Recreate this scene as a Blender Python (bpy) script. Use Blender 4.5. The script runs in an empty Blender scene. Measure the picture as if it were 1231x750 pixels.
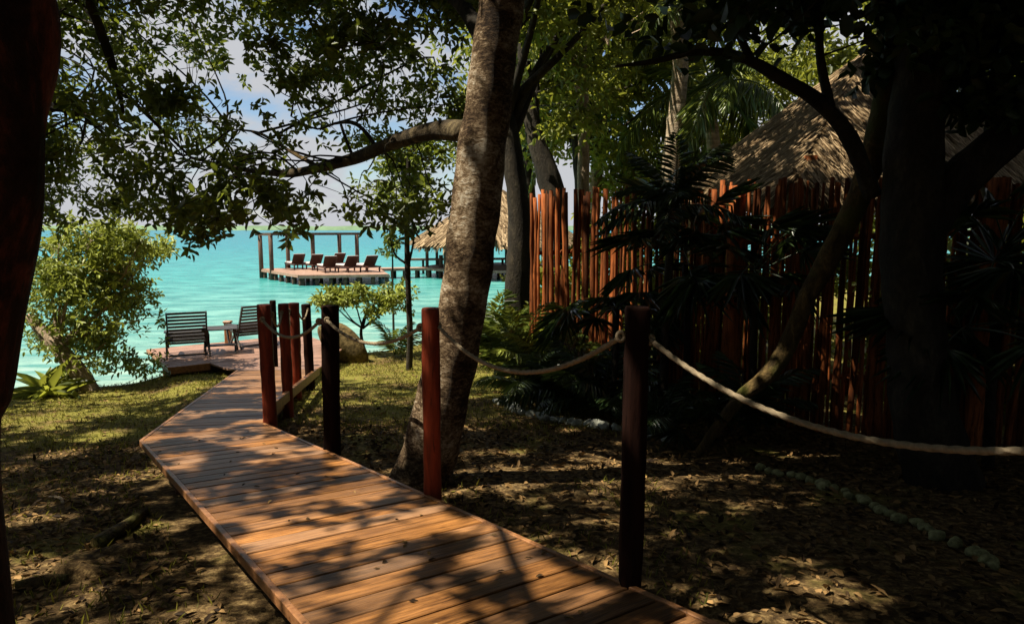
import bpy, bmesh, math, random
import numpy as np
from mathutils import Vector, Matrix

R = math.radians
random.seed(7)
rng = np.random.default_rng(7)
scene = bpy.context.scene
col = scene.collection

# ------------------------------------------------------------------ camera, sky, sun, exposure
EYE = 2.8                       # eye height above the lake (z = 0)
FPX, CX, CY, HOR = 820.0, 615.5, 375.0, 273.0
PITCH = math.atan((CY - HOR) / FPX)
cam_data = bpy.data.cameras.new('camera')
cam_data.sensor_width = 36.0
cam_data.lens = FPX / 1231.0 * 36.0
cam_data.clip_start = 0.05
cam_data.clip_end = 12000
cam = bpy.data.objects.new('camera', cam_data)
cam.location = (0, 0, EYE)
cam.rotation_euler = (math.pi / 2 - PITCH, 0, 0)
col.objects.link(cam)
scene.camera = cam

SUN = Vector((-0.50, -0.11, 0.857)).normalized()
world = bpy.data.worlds.new('World')
scene.world = world
world.use_nodes = True
wn, wl = world.node_tree.nodes, world.node_tree.links
wn.clear()
w_out = wn.new('ShaderNodeOutputWorld')
w_sky = wn.new('ShaderNodeTexSky'); w_sky.sky_type = 'NISHITA'; w_sky.sun_disc = False
w_sky.sun_elevation = math.asin(SUN.z)
w_sky.sun_rotation = math.atan2(SUN.x, SUN.y)
w_sky.air_density = 1.0; w_sky.dust_density = 0.2; w_sky.ozone_density = 2.5
w_bg = wn.new('ShaderNodeBackground'); w_bg.inputs[1].default_value = 0.06
w_cl = wn.new('ShaderNodeBackground'); w_cl.inputs[0].default_value = (0.70, 0.715, 0.755, 1); w_cl.inputs[1].default_value = 0.40
w_mix = wn.new('ShaderNodeMixShader')
w_tc = wn.new('ShaderNodeTexCoord')
w_map = wn.new('ShaderNodeMapping'); w_map.inputs['Scale'].default_value = (1.0, 1.0, 2.2); w_map.inputs['Location'].default_value = (0.35, 0.1, 0.2)
w_no = wn.new('ShaderNodeTexNoise'); w_no.inputs['Scale'].default_value = 5.0; w_no.inputs['Detail'].default_value = 7; w_no.inputs['Roughness'].default_value = 0.55
w_rp = wn.new('ShaderNodeValToRGB')
w_rp.color_ramp.elements[0].position = 0.42; w_rp.color_ramp.elements[1].position = 0.54
wl.new(w_tc.outputs['Generated'], w_map.inputs[0]); wl.new(w_map.outputs[0], w_no.inputs['Vector'])
w_sx = wn.new('ShaderNodeSeparateXYZ'); wl.new(w_tc.outputs['Generated'], w_sx.inputs[0])
w_mr = wn.new('ShaderNodeMapRange'); w_mr.inputs[1].default_value = 0.0; w_mr.inputs[2].default_value = 0.16; w_mr.inputs[3].default_value = 0.16; w_mr.inputs[4].default_value = 0.0
wl.new(w_sx.outputs[2], w_mr.inputs[0])
w_ad = wn.new('ShaderNodeMath'); w_ad.operation = 'ADD'; wl.new(w_no.outputs['Fac'], w_ad.inputs[0]); wl.new(w_mr.outputs[0], w_ad.inputs[1])
wl.new(w_ad.outputs[0], w_rp.inputs[0]); wl.new(w_rp.outputs[0], w_mix.inputs[0])
wl.new(w_sky.outputs[0], w_bg.inputs[0]); wl.new(w_bg.outputs[0], w_mix.inputs[1]); wl.new(w_cl.outputs[0], w_mix.inputs[2])
wl.new(w_mix.outputs[0], w_out.inputs[0])

sun_d = bpy.data.lights.new('sun', 'SUN'); sun_d.energy = 5.0; sun_d.angle = R(0.53); sun_d.color = (1.0, 0.91, 0.74)
sun_o = bpy.data.objects.new('sun', sun_d); col.objects.link(sun_o)
sun_o.rotation_euler = SUN.to_track_quat('Z', 'Y').to_euler()

scene.view_settings.view_transform = 'Standard'
scene.view_settings.look = 'None'
scene.view_settings.exposure = 1.05
scene.view_settings.gamma = 1.0
scene.view_settings.use_curve_mapping = False
scene.render.engine = 'CYCLES'
scene.cycles.max_bounces = 6
scene.cycles.diffuse_bounces = 2
scene.cycles.glossy_bounces = 2
scene.cycles.transmission_bounces = 3
scene.cycles.transparent_max_bounces = 4
scene.cycles.use_denoising = True

# ------------------------------------------------------------------ helpers
cp, sp = math.cos(PITCH), math.sin(PITCH)
def ray(px, py):
    x, y = (px - CX) / FPX, -(py - CY) / FPX
    return np.array([x, cp + y * sp, -sp + y * cp])
def at(px, py, depth):
    d = ray(px, py)
    return np.array([0, 0, EYE]) + d * (depth / d[1])
def proj(P):
    P = np.atleast_2d(P)
    v = P - np.array([0, 0, EYE])
    f = v[:, 1] * cp - v[:, 2] * sp
    u = v[:, 1] * sp + v[:, 2] * cp
    f = np.where(np.abs(f) < 1e-4, 1e-4, f)
    return np.stack([CX + FPX * v[:, 0] / f, CY - FPX * u / f, f], 1)

def deck_z(y):
    return np.where(np.asarray(y) < 11.2, 1.65 - 0.105 * np.asarray(y, float), 0.474)

def vnoise(x, y, s=1.0, seed=0):
    x = np.asarray(x) * s; y = np.asarray(y) * s
    r = np.zeros_like(x, float)
    g = np.random.default_rng(100 + seed)
    for k in range(6):
        a = g.uniform(0, 2 * math.pi); f = 0.7 * 1.5 ** k; ph = g.uniform(0, 6.28)
        r = r + np.sin((x * math.cos(a) + y * math.sin(a)) * f + ph + 1.3 * np.sin((x * math.sin(a) - y * math.cos(a)) * f * 0.7 + ph * 2)) / (1.3 ** k)
    return r / 3.0

SH_X = [-60, -30, -14, -9, -6.5, -4.5, -2.5, -1, 0.5, 3, 10, 40]
SH_Y = [-6, 2, 8, 10.5, 11.6, 13.2, 15.3, 18, 23, 27, 30, 38]
def shore(x): return np.interp(x, SH_X, SH_Y)
def ground_z(x, y):
    x = np.asarray(x, float); y = np.asarray(y, float)
    yy = np.clip(y, -4, 40)
    s = 0.8 * x + 0.6 * y
    off = 0.36 - 0.20 / (1 + np.exp(-(s - 1.95) * 7))
    z = 1.65 - 0.105 * yy - off
    z = np.log1p(np.exp((z - 0.10) * 7)) / 7 + 0.10
    z = z + 0.035 * vnoise(x, y, 0.9, 1) + 0.012 * vnoise(x, y, 4.0, 2)
    d = y - shore(x) + 0.3 * vnoise(x, y, 1.2, 3)
    t = np.clip((d + 0.5) / 1.6, 0, 1); t = t * t * (3 - 2 * t)
    return z * (1 - t) + (-0.9) * t
def on_ground(px, py):
    d = ray(px, py); t = 1.0
    for _ in range(600):
        p = np.array([0, 0, EYE]) + d * t
        if p[2] <= ground_z(p[0], p[1]): break
        t += 0.05
    return p

def link(name, me, mat=None, parent=None):
    o = bpy.data.objects.new(name, me)
    col.objects.link(o)
    if mat is not None and me is not None and len(me.materials) == 0: me.materials.append(mat)
    if parent is not None: o.parent = parent
    return o
def tag(o, label=None, cat=None, group=None, kind=None):
    if label: o['label'] = label
    if cat: o['category'] = cat
    if group: o['group'] = group
    if kind: o['kind'] = kind
    return o
def empty(name, loc=(0, 0, 0), rz=0.0):
    o = bpy.data.objects.new(name, None); o.empty_display_size = 0.1
    o.location = Vector(loc); o.rotation_euler = (0, 0, rz); col.objects.link(o); return o
def mesh_np(name, verts, faces, smooth=False, attr=None):
    """verts (N,3); faces: list of arrays each (M,k)"""
    me = bpy.data.meshes.new(name)
    verts = np.asarray(verts, np.float32).reshape(-1, 3)
    faces = [np.asarray(f, np.int32) for f in faces if len(f)]
    me.vertices.add(len(verts)); me.vertices.foreach_set('co', verts.ravel())
    loops = np.concatenate([f.ravel() for f in faces]); me.loops.add(len(loops)); me.loops.foreach_set('vertex_index', loops)
    tot = np.concatenate([np.full(len(f), f.shape[1], np.int32) for f in faces])
    start = np.concatenate([[0], np.cumsum(tot)[:-1]]).astype(np.int32)
    me.polygons.add(len(tot)); me.polygons.foreach_set('loop_start', start)
    try: me.polygons.foreach_set('loop_total', tot)
    except Exception: pass
    if smooth: me.polygons.foreach_set('use_smooth', np.ones(len(tot), bool))
    if attr is not None:
        a = me.attributes.new('rnd', 'FLOAT', 'POINT'); a.data.foreach_set('value', np.asarray(attr, np.float32))
    me.update(calc_edges=True)
    return me

class MB:
    """collects boxes, bars and prisms for one mesh"""
    def __init__(s): s.v = []; s.f = []
    def add(s, v, f):
        b = len(s.v); s.v += [tuple(p) for p in v]; s.f += [tuple(i + b for i in q) for q in f]
    def box(s, c, size, rz=0.0, rx=0.0, ry=0.0):
        m = Matrix.Rotation(rz, 3, 'Z') @ Matrix.Rotation(ry, 3, 'Y') @ Matrix.Rotation(rx, 3, 'X')
        hx, hy, hz = (k / 2 for k in size)
        v = [Vector(c) + m @ Vector((x, y, z)) for x in (-hx, hx) for y in (-hy, hy) for z in (-hz, hz)]
        s.add(v, [(0, 1, 3, 2), (4, 6, 7, 5), (0, 4, 5, 1), (2, 3, 7, 6), (0, 2, 6, 4), (1, 5, 7, 3)])
        return s
    def bar(s, a, b, w, h, up=(0, 0, 1)):
        a, b = Vector(a), Vector(b); d = (b - a).normalized()
        x = d.cross(Vector(up))
        if x.length < 1e-4: x = d.cross(Vector((0, 1, 0)))
        x.normalize(); u = x.cross(d)
        v = [p + x * (i * w / 2) + u * (j * h / 2) for p in (a, b) for i in (-1, 1) for j in (-1, 1)]
        s.add(v, [(0, 1, 3, 2), (4, 6, 7, 5), (0, 4, 5, 1), (2, 3, 7, 6), (0, 2, 6, 4), (1, 5, 7, 3)])
        return s
    def prism(s, poly, z0f, z1f):
        n = len(poly)
        v = [(x, y, z0f(x, y)) for x, y in poly] + [(x, y, z1f(x, y)) for x, y in poly]
        f = [tuple(range(n))[::-1], tuple(range(n, 2 * n))] + [(i, (i + 1) % n, n + (i + 1) % n, n + i) for i in range(n)]
        s.add(v, f); return s
    def mesh(s, name, bevel=0.0):
        me = bpy.data.meshes.new(name); me.from_pydata(s.v, [], s.f)
        bm = bmesh.new(); bm.from_mesh(me)
        bmesh.ops.recalc_face_normals(bm, faces=bm.faces)
        if bevel > 0: bmesh.ops.bevel(bm, geom=list(bm.edges), offset=bevel, segments=1, affect='EDGES', profile=0.5)
        bm.to_mesh(me); bm.free(); return me
    def build(s, name, mat, parent=None, bevel=0.0):
        return link(name, s.mesh(name, bevel), mat, parent)

def spline(pts, n):
    P = np.asarray(pts, float)
    P = np.vstack([2 * P[0] - P[1], P, 2 * P[-1] - P[-2]])
    m = len(P) - 3; out = []
    for k in range(n):
        u = k / (n - 1) * m; i = min(int(u), m - 1); t = u - i
        a, b, c, d = P[i:i + 4]
        out.append(0.5 * ((2 * b) + (-a + c) * t + (2 * a - 5 * b + 4 * c - d) * t * t + (-a + 3 * b - 3 * c + d) * t ** 3))
    return np.array(out)
def tube_arr(path, rad, sides=8, lump=0.0, seed=0, twist=0.0, strands=0, cap=True):
    path = np.asarray(path, float); n = len(path); rad = np.broadcast_to(np.asarray(rad, float), (n,))
    T = np.gradient(path, axis=0); T /= np.linalg.norm(T, axis=1)[:, None] + 1e-9
    ref = np.array([1.0, 0.31, 0.17])
    if abs(T[0] @ ref) / np.linalg.norm(ref) > 0.9: ref = np.array([0.1, 0.2, 1.0])
    U = np.zeros_like(T); u = ref - T[0] * (ref @ T[0]); u /= np.linalg.norm(u)
    for i in range(n):
        u = u - T[i] * (u @ T[i]); u /= np.linalg.norm(u) + 1e-9; U[i] = u
    V = np.cross(T, U)
    ang = np.linspace(0, 2 * math.pi, sides, endpoint=False)
    L = np.concatenate([[0], np.cumsum(np.linalg.norm(np.diff(path, axis=0), axis=1))])
    rr = rad[:, None] * np.ones((1, sides))
    if lump:
        g = np.random.default_rng(seed)
        for k in range(1, 4):
            rr = rr * (1 + lump / k * np.sin(k * ang[None] + g.uniform(0, 6) + L[:, None] * g.uniform(-1.5, 1.5)) + 0.5 * lump * np.sin(L[:, None] * g.uniform(3, 9) * k + g.uniform(0, 6) + ang[None] * g.integers(0, 4)))
    if strands: rr = rr * (1 + 0.30 * np.abs(np.cos(strands * 0.5 * (ang[None] - twist * L[:, None]))) - 0.18)
    vv = path[:, None] + rr[..., None] * (np.cos(ang)[None, :, None] * U[:, None] + np.sin(ang)[None, :, None] * V[:, None])
    i = np.arange(n - 1)[:, None] * sides; j = np.arange(sides)[None]; k = (j + 1) % sides
    F = np.stack([i + j, i + k, i + sides + k, i + sides + j], -1).reshape(-1, 4)
    verts = vv.reshape(-1, 3); caps = []
    if cap: caps = [np.arange(sides)[::-1][None], (np.arange(sides) + (n - 1) * sides)[None]]
    return verts, F, caps
def tube(name, pts, rad, mat, parent=None, sides=10, n=24, lump=0.0, seed=0, smooth=True, interp=True, **kw):
    path = spline(pts, n) if interp else np.asarray(pts, float)
    r = np.interp(np.linspace(0, 1, len(path)), np.linspace(0, 1, len(np.atleast_1d(rad))), np.atleast_1d(rad))
    v, F, caps = tube_arr(path, r, sides, lump, seed, **kw)
    return link(name, mesh_np(name, v, [F] + caps, smooth), mat, parent)
def many_tubes(name, paths, rads, mat, parent, sides=3):
    V, F, b = [], [], 0
    for p, r in zip(paths, rads):
        v, f, _ = tube_arr(p, r, sides, cap=False); V.append(v); F.append(f + b); b += len(v)
    return link(name, mesh_np(name, np.vstack(V), [np.vstack(F)], True), mat, parent)

# ------------------------------------------------------------------ materials
def new_mat(name):
    m = bpy.data.materials.new(name); m.use_nodes = True
    nt = m.node_tree; b = nt.nodes['Principled BSDF']
    return m, nt, b
def ramp(nt, fac, stops):
    r = nt.nodes.new('ShaderNodeValToRGB'); e = r.color_ramp.elements
    while len(e) < len(stops): e.new(0.5)
    for k, (p, c) in enumerate(stops): e[k].position = p; e[k].color = (*c, 1)
    nt.links.new(fac, r.inputs[0]); return r.outputs[0]
def noise(nt, vec, scale, detail=4, rough=0.55, vscale=None, dist=0.0):
    if vscale is not None:
        mp = nt.nodes.new('ShaderNodeMapping'); mp.inputs['Scale'].default_value = vscale
        nt.links.new(vec, mp.inputs[0]); vec = mp.outputs[0]
    n = nt.nodes.new('ShaderNodeTexNoise'); n.inputs['Scale'].default_value = scale
    n.inputs['Detail'].default_value = detail; n.inputs['Roughness'].default_value = rough; n.inputs['Distortion'].default_value = dist
    nt.links.new(vec, n.inputs['Vector']); return n.outputs['Fac']
def math_n(nt, op, a, b=None):
    m = nt.nodes.new('ShaderNodeMath'); m.operation = op
    for k, q in enumerate((a, b)):
        if q is None: continue
        if isinstance(q, (int, float)): m.inputs[k].default_value = q
        else: nt.links.new(q, m.inputs[k])
    return m.outputs[0]
def mixc(nt, fac, a, b, mode='MIX'):
    m = nt.nodes.new('ShaderNodeMix'); m.data_type = 'RGBA'; m.blend_type = mode
    for k, q in ((0, fac), (6, a), (7, b)):
        if isinstance(q, (int, float)): m.inputs[k].default_value = q
        elif isinstance(q, tuple): m.inputs[k].default_value = (*q, 1)
        else: nt.links.new(q, m.inputs[k])
    return m.outputs[2]
def bump(nt, b, h, strength=0.4, dist=0.02):
    n = nt.nodes.new('ShaderNodeBump'); n.inputs['Strength'].default_value = strength; n.inputs['Distance'].default_value = dist
    nt.links.new(h, n.inputs['Height']); nt.links.new(n.outputs[0], b.inputs['Normal'])
def coords(nt, kind='Object'):
    return nt.nodes.new('ShaderNodeTexCoord').outputs[kind]
def geo_pos(nt): return nt.nodes.new('ShaderNodeNewGeometry').outputs['Position']
def obj_rand(nt): return nt.nodes.new('ShaderNodeObjectInfo').outputs['Random']

def wood_mat(name, dark, light, rough=0.45, axis=(1, 14, 14), scale=2.0, vary=0.5, spec=0.4, use='Object', grey=0.0):
    m, nt, b = new_mat(name)
    c = coords(nt, use) if use == 'Object' else geo_pos(nt)
    rnd = obj_rand(nt)
    off = nt.nodes.new('ShaderNodeVectorMath'); off.operation = 'ADD'
    cmb = nt.nodes.new('ShaderNodeCombineXYZ')
    sc = math_n(nt, 'MULTIPLY', rnd, 37.0)
    for k in range(3): nt.links.new(sc, cmb.inputs[k])
    nt.links.new(c, off.inputs[0]); nt.links.new(cmb.outputs[0], off.inputs[1])
    g = noise(nt, off.outputs[0], scale, 6, 0.65, axis, 0.4)
    g2 = noise(nt, off.outputs[0], 1.3, 3, 0.6)
    col_ = ramp(nt, g, [(0.3, dark), (0.72, light)])
    v = math_n(nt, 'ADD', math_n(nt, 'MULTIPLY', rnd, vary), 1 - vary * 0.6)
    v2 = math_n(nt, 'MULTIPLY', v, math_n(nt, 'ADD', math_n(nt, 'MULTIPLY', g2, 0.7), 0.65))
    vc = nt.nodes.new('ShaderNodeCombineColor')
    for k in range(3): nt.links.new(v2, vc.inputs[k])
    crack = ramp(nt, noise(nt, off.outputs[0], scale * 2.6, 3, 0.6, axis, 0.2), [(0.33, (0.28, 0.25, 0.22)), (0.41, (1, 1, 1))])
    col_ = mixc(nt, 0.85, col_, crack, 'MULTIPLY')
    if grey:
        fr = math_n(nt, 'FRACT', math_n(nt, 'MULTIPLY', rnd, 7.31)); worn = noise(nt, off.outputs[0], 2.4, 5, 0.65, (0.5, 2.5, 1))
        fac = math_n(nt, 'MULTIPLY', math_n(nt, 'MULTIPLY', fr, worn), grey * 2)
        col_ = mixc(nt, fac, col_, mixc(nt, g, (0.09, 0.06, 0.045), (0.30, 0.22, 0.16)))
    nt.links.new(mixc(nt, 1.0, col_, vc.outputs[0], 'MULTIPLY'), b.inputs['Base Color'])
    b.inputs['Roughness'].default_value = rough
    b.inputs['Specular IOR Level'].default_value = spec
    bump(nt, b, g, 0.5, 0.008)
    return m

def bark_mat(name, dark, mid, light, scale=6.0, moss=None, patch=0.0, rough=0.85, rings=False):
    m, nt, b = new_mat(name)
    c = geo_pos(nt)
    g = noise(nt, c, scale, 8, 0.7, (1, 1, 0.45) if not rings else (0.4, 0.4, 3.0), 0.6)
    fine = noise(nt, c, scale * 7, 5, 0.7, (1, 1, 0.6))
    cc = ramp(nt, g, [(0.32, dark), (0.52, mid), (0.7, light)])
    cc = mixc(nt, 0.6, cc, ramp(nt, fine, [(0.35, (0.35, 0.35, 0.35)), (0.65, (1.3, 1.3, 1.3))]), 'MULTIPLY')
    if moss:
        mk = ramp(nt, noise(nt, c, 2.3, 5, 0.6), [(0.5, (0, 0, 0)), (0.62, (1, 1, 1))])
        cc = mixc(nt, mk, cc, moss)
    nt.links.new(cc, b.inputs['Base Color'])
    b.inputs['Roughness'].default_value = rough; b.inputs['Specular IOR Level'].default_value = 0.2
    h = math_n(nt, 'ADD', g, math_n(nt, 'MULTIPLY', fine, 0.7))
    bump(nt, b, h, 0.9, 0.03)
    return m

def leaf_mat(name, dark, light, trans, tfac=0.35, rough=0.45, spec=0.35):
    m, nt, b = new_mat(name)
    a = nt.nodes.new('ShaderNodeAttribute'); a.attribute_name = 'rnd'
    cc = ramp(nt, a.outputs['Fac'], [(0.15, dark), (0.85, light), (1.0, tuple(min(1, k * 1.35) for k in light))])
    nt.links.new(cc, b.inputs['Base Color']); b.inputs['Roughness'].default_value = rough; b.inputs['Specular IOR Level'].default_value = spec
    t = nt.nodes.new('ShaderNodeBsdfTranslucent')
    tc = mixc(nt, a.outputs['Fac'], tuple(k * 0.6 for k in trans), trans); nt.links.new(tc, t.inputs[0])
    mx = nt.nodes.new('ShaderNodeMixShader'); mx.inputs[0].default_value = tfac
    nt.links.new(b.outputs[0], mx.inputs[1]); nt.links.new(t.outputs[0], mx.inputs[2])
    nt.links.new(mx.outputs[0], nt.nodes['Material Output'].inputs[0])
    return m
def plain_mat(name, c, rough=0.6, spec=0.3, nz=0.35, scale=20.0, bmp=0.3):
    m, nt, b = new_mat(name)
    g = noise(nt, geo_pos(nt), scale, 5, 0.65)
    nt.links.new(ramp(nt, g, [(0.3, tuple(k * (1 - nz) for k in c)), (0.7, tuple(min(1, k * (1 + nz)) for k in c))]), b.inputs['Base Color'])
    b.inputs['Roughness'].default_value = rough; b.inputs['Specular IOR Level'].default_value = spec
    bump(nt, b, g, bmp, 0.01)
    return m

M = {}
M['plank'] = wood_mat('boardwalk_wood', (0.075, 0.026, 0.007), (0.46, 0.20, 0.054), 0.45, (1.2, 22, 22), 2.2, 0.8, 0.15, grey=0.55)
M['deckwood'] = wood_mat('weathered_deck_wood', (0.17, 0.085, 0.055), (0.42, 0.25, 0.18), 0.5, (1.2, 22, 22), 2.2, 0.45, 0.4)
M['trim'] = wood_mat('deck_edge_wood', (0.16, 0.06, 0.02), (0.42, 0.20, 0.08), 0.45, (6, 6, 6), 3.0, 0.3, 0.4, 'pos')
M['under'] = wood_mat('underside_wood', (0.05, 0.025, 0.015), (0.13, 0.06, 0.035), 0.7, (5, 5, 5), 3.0, 0.3, 0.2, 'pos')
M['post'] = wood_mat('red_post_wood', (0.07, 0.010, 0.004), (0.30, 0.05, 0.018), 0.6, (10, 10, 1.2), 2.0, 0.35, 0.2)
M['postshade'] = wood_mat('shaded_post_wood', (0.006, 0.003, 0.0025), (0.022, 0.008, 0.005), 0.9, (10, 10, 1.2), 2.0, 0.3, 0.06)  # post wood with deep shade put into its near-black colour
M['stake'] = wood_mat('stake_wood', (0.035, 0.012, 0.006), (0.40, 0.115, 0.03), 0.8, (14, 14, 1.6), 2.4, 1.25, 0.1)
M['chair'] = wood_mat('chair_wood', (0.022, 0.020, 0.020), (0.06, 0.052, 0.045), 0.45, (6, 6, 6), 3.0, 0.2, 0.4)
M['rope'] = plain_mat('rope_fibre', (0.25, 0.195, 0.125), 0.85, 0.15, 0.3, 60, 0.5)
M['platform'] = wood_mat('platform_wood', (0.26, 0.15, 0.10), (0.46, 0.30, 0.22), 0.6, (3, 3, 3), 1.5, 0.2, 0.3, 'pos')
M['piling'] = wood_mat('piling_wood', (0.06, 0.035, 0.025), (0.15, 0.09, 0.06), 0.7, (4, 4, 1), 2.0, 0.3, 0.2)
M['lounger'] = wood_mat('lounger_wood', (0.03, 0.012, 0.008), (0.075, 0.03, 0.02), 0.5, (4, 4, 4), 2.0, 0.2, 0.3)
M['cloth'] = plain_mat('white_cushion_cloth', (0.55, 0.48, 0.45), 0.8, 0.1, 0.1, 8, 0.1)
M['thatch'] = leaf_mat('dry_thatch', (0.11, 0.07, 0.035), (0.36, 0.26, 0.15), (0.25, 0.18, 0.1), 0.08, 0.8, 0.1)
M['thatchbase'] = plain_mat('thatch_underlay', (0.10, 0.065, 0.03), 0.9, 0.1, 0.4, 30, 0.6)
M['bark_center'] = bark_mat('grey_brown_bark', (0.045, 0.028, 0.014), (0.17, 0.115, 0.065), (0.50, 0.40, 0.27), 9.0)
m, nt, b = new_mat('mottled_bark'); M['bark_center'] = m
c = geo_pos(nt)
n1 = noise(nt, c, 13, 6, 0.75, (1, 1, 2.0), 0.8); n2 = noise(nt, c, 45, 5, 0.75, (1, 1, 1.6)); n3 = noise(nt, c, 2.2, 4, 0.6)
k1 = math_n(nt, 'ADD', math_n(nt, 'MULTIPLY', n1, 0.42), math_n(nt, 'ADD', math_n(nt, 'MULTIPLY', n2, 0.30), math_n(nt, 'MULTIPLY', n3, 0.50)))
nt.links.new(ramp(nt, k1, [(0.53, (0.022, 0.012, 0.006)), (0.60, (0.10, 0.062, 0.032)), (0.66, (0.28, 0.20, 0.12)), (0.74, (0.60, 0.52, 0.40))]), b.inputs['Base Color'])
b.inputs['Roughness'].default_value = 0.9; b.inputs['Specular IOR Level'].default_value = 0.15
bump(nt, b, math_n(nt, 'ADD', n1, math_n(nt, 'MULTIPLY', n2, 0.8)), 1.0, 0.035)
M['bark_left'] = bark_mat('red_brown_bark', (0.008, 0.005, 0.003), (0.035, 0.012, 0.007), (0.22, 0.05, 0.022), 7.0)  # bark tones lowered so the colour carries the trunk's shade
M['bark_dark'] = bark_mat('dark_bark', (0.012, 0.010, 0.007), (0.03, 0.024, 0.016), (0.075, 0.06, 0.038), 5.0)
M['bark_moss'] = bark_mat('mossy_bark', (0.02, 0.014, 0.006), (0.10, 0.065, 0.022), (0.26, 0.17, 0.06), 9.0, (0.07, 0.07, 0.012))
M['bark_limb'] = bark_mat('limb_bark', (0.02, 0.014, 0.008), (0.07, 0.05, 0.025), (0.26, 0.20, 0.10), 8.0)
M['bark_pale'] = bark_mat('pale_bark', (0.16, 0.11, 0.07), (0.36, 0.27, 0.18), (0.52, 0.42, 0.30), 5.0)
M['palm_trunk'] = bark_mat('palm_trunk_bark', (0.14, 0.10, 0.06), (0.34, 0.26, 0.17), (0.52, 0.43, 0.32), 3.0, rings=True)
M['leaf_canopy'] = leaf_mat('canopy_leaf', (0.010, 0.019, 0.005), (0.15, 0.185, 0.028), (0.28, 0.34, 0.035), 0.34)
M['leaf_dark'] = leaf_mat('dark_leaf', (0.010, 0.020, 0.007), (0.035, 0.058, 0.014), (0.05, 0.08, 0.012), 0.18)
M['leaf_bright'] = leaf_mat('bright_leaf', (0.07, 0.095, 0.018), (0.36, 0.41, 0.075), (0.36, 0.40, 0.06), 0.32)
M['leaf_jungle'] = leaf_mat('jungle_leaf', (0.024, 0.042, 0.010), (0.19, 0.215, 0.03), (0.38, 0.40, 0.05), 0.45)
M['palm_leaf'] = leaf_mat('palm_leaf', (0.025, 0.055, 0.014), (0.11, 0.15, 0.03), (0.20, 0.25, 0.04), 0.3, 0.35, 0.5)
M['palm_dark'] = leaf_mat('dark_palm_leaf', (0.010, 0.024, 0.010), (0.04, 0.068, 0.022), (0.05, 0.08, 0.015), 0.2, 0.3, 0.6)
M['litter'] = leaf_mat('fallen_leaves', (0.02, 0.011, 0.005), (0.26, 0.155, 0.06), (0.2, 0.12, 0.04), 0.1, 0.75, 0.15)
M['grass'] = leaf_mat('short_grass', (0.06, 0.07, 0.012), (0.32, 0.29, 0.05), (0.3, 0.28, 0.04), 0.3, 0.6, 0.2)
M['stone'] = plain_mat('pale_border_stone', (0.36, 0.37, 0.31), 0.9, 0.15, 0.45, 25, 0.8)
M['stonemoss'] = plain_mat('mossy_border_stone', (0.21, 0.21, 0.10), 0.9, 0.15, 0.6, 25, 0.8)
M['rockdark'] = plain_mat('mossy_dark_rock', (0.11, 0.08, 0.035), 0.95, 0.1, 0.85, 14, 1.0)
M['rock'] = plain_mat('tan_rock', (0.22, 0.15, 0.07), 0.95, 0.1, 0.7, 30, 1.0)

# ground material
m, nt, b = new_mat('forest_floor'); M['ground'] = m
c = geo_pos(nt)
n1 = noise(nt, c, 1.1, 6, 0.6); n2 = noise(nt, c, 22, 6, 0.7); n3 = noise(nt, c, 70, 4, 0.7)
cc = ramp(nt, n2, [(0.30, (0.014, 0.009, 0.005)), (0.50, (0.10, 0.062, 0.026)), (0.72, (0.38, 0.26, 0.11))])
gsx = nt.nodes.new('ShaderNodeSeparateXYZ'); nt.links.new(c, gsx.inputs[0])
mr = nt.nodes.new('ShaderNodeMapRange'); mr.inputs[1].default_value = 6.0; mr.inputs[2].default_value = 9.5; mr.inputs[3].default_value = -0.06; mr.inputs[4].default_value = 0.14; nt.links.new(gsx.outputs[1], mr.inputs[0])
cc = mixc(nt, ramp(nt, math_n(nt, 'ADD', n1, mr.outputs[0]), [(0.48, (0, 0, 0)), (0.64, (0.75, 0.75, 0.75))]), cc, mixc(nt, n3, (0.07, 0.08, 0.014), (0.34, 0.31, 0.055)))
nt.links.new(cc, b.inputs['Base Color']); b.inputs['Roughness'].default_value = 0.95; b.inputs['Specular IOR Level'].default_value = 0.1
bump(nt, b, math_n(nt, 'ADD', n2, n3), 0.8, 0.02)

# water material: pale over the sand near the bank, turquoise further out
m, nt, b = new_mat('lake_water'); M['water'] = m
c = geo_pos(nt)
sx = nt.nodes.new('ShaderNodeSeparateXYZ'); nt.links.new(c, sx.inputs[0])
dist = math_n(nt, 'ADD', sx.outputs[1], math_n(nt, 'MULTIPLY', sx.outputs[0], -0.55))
dist = math_n(nt, 'ADD', dist, math_n(nt, 'MULTIPLY', noise(nt, c, 0.12, 4, 0.6), 14.0))
lg = math_n(nt, 'LOGARITHM', math_n(nt, 'MAXIMUM', dist, 3.0), 10.0)
cc = ramp(nt, math_n(nt, 'DIVIDE', lg, 3.2), [(0.38, (0.28, 0.37, 0.31)), (0.46, (0.14, 0.31, 0.27)), (0.54, (0.042, 0.26, 0.255)), (0.66, (0.014, 0.20, 0.245)), (0.95, (0.010, 0.155, 0.225))])
st = noise(nt, c, 1.0, 5, 0.65, (0.55, 1.6, 1))
cc = mixc(nt, 0.95, cc, ramp(nt, st, [(0.38, (0.30, 0.64, 0.68)), (0.62, (1.4, 1.28, 1.25))]), 'MULTIPLY')
nt.links.new(cc, b.inputs['Base Color']); b.inputs['Roughness'].default_value = 0.25; b.inputs['IOR'].default_value = 1.33
b.inputs['Specular IOR Level'].default_value = 0.14
h = math_n(nt, 'ADD', noise(nt, c, 2.2, 4, 0.6, (0.7, 1.5, 1)), math_n(nt, 'MULTIPLY', noise(nt, c, 0.7, 3, 0.5, (0.7, 1.6, 1)), 1.5))
bump(nt, b, h, 0.7, 0.12)

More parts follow.
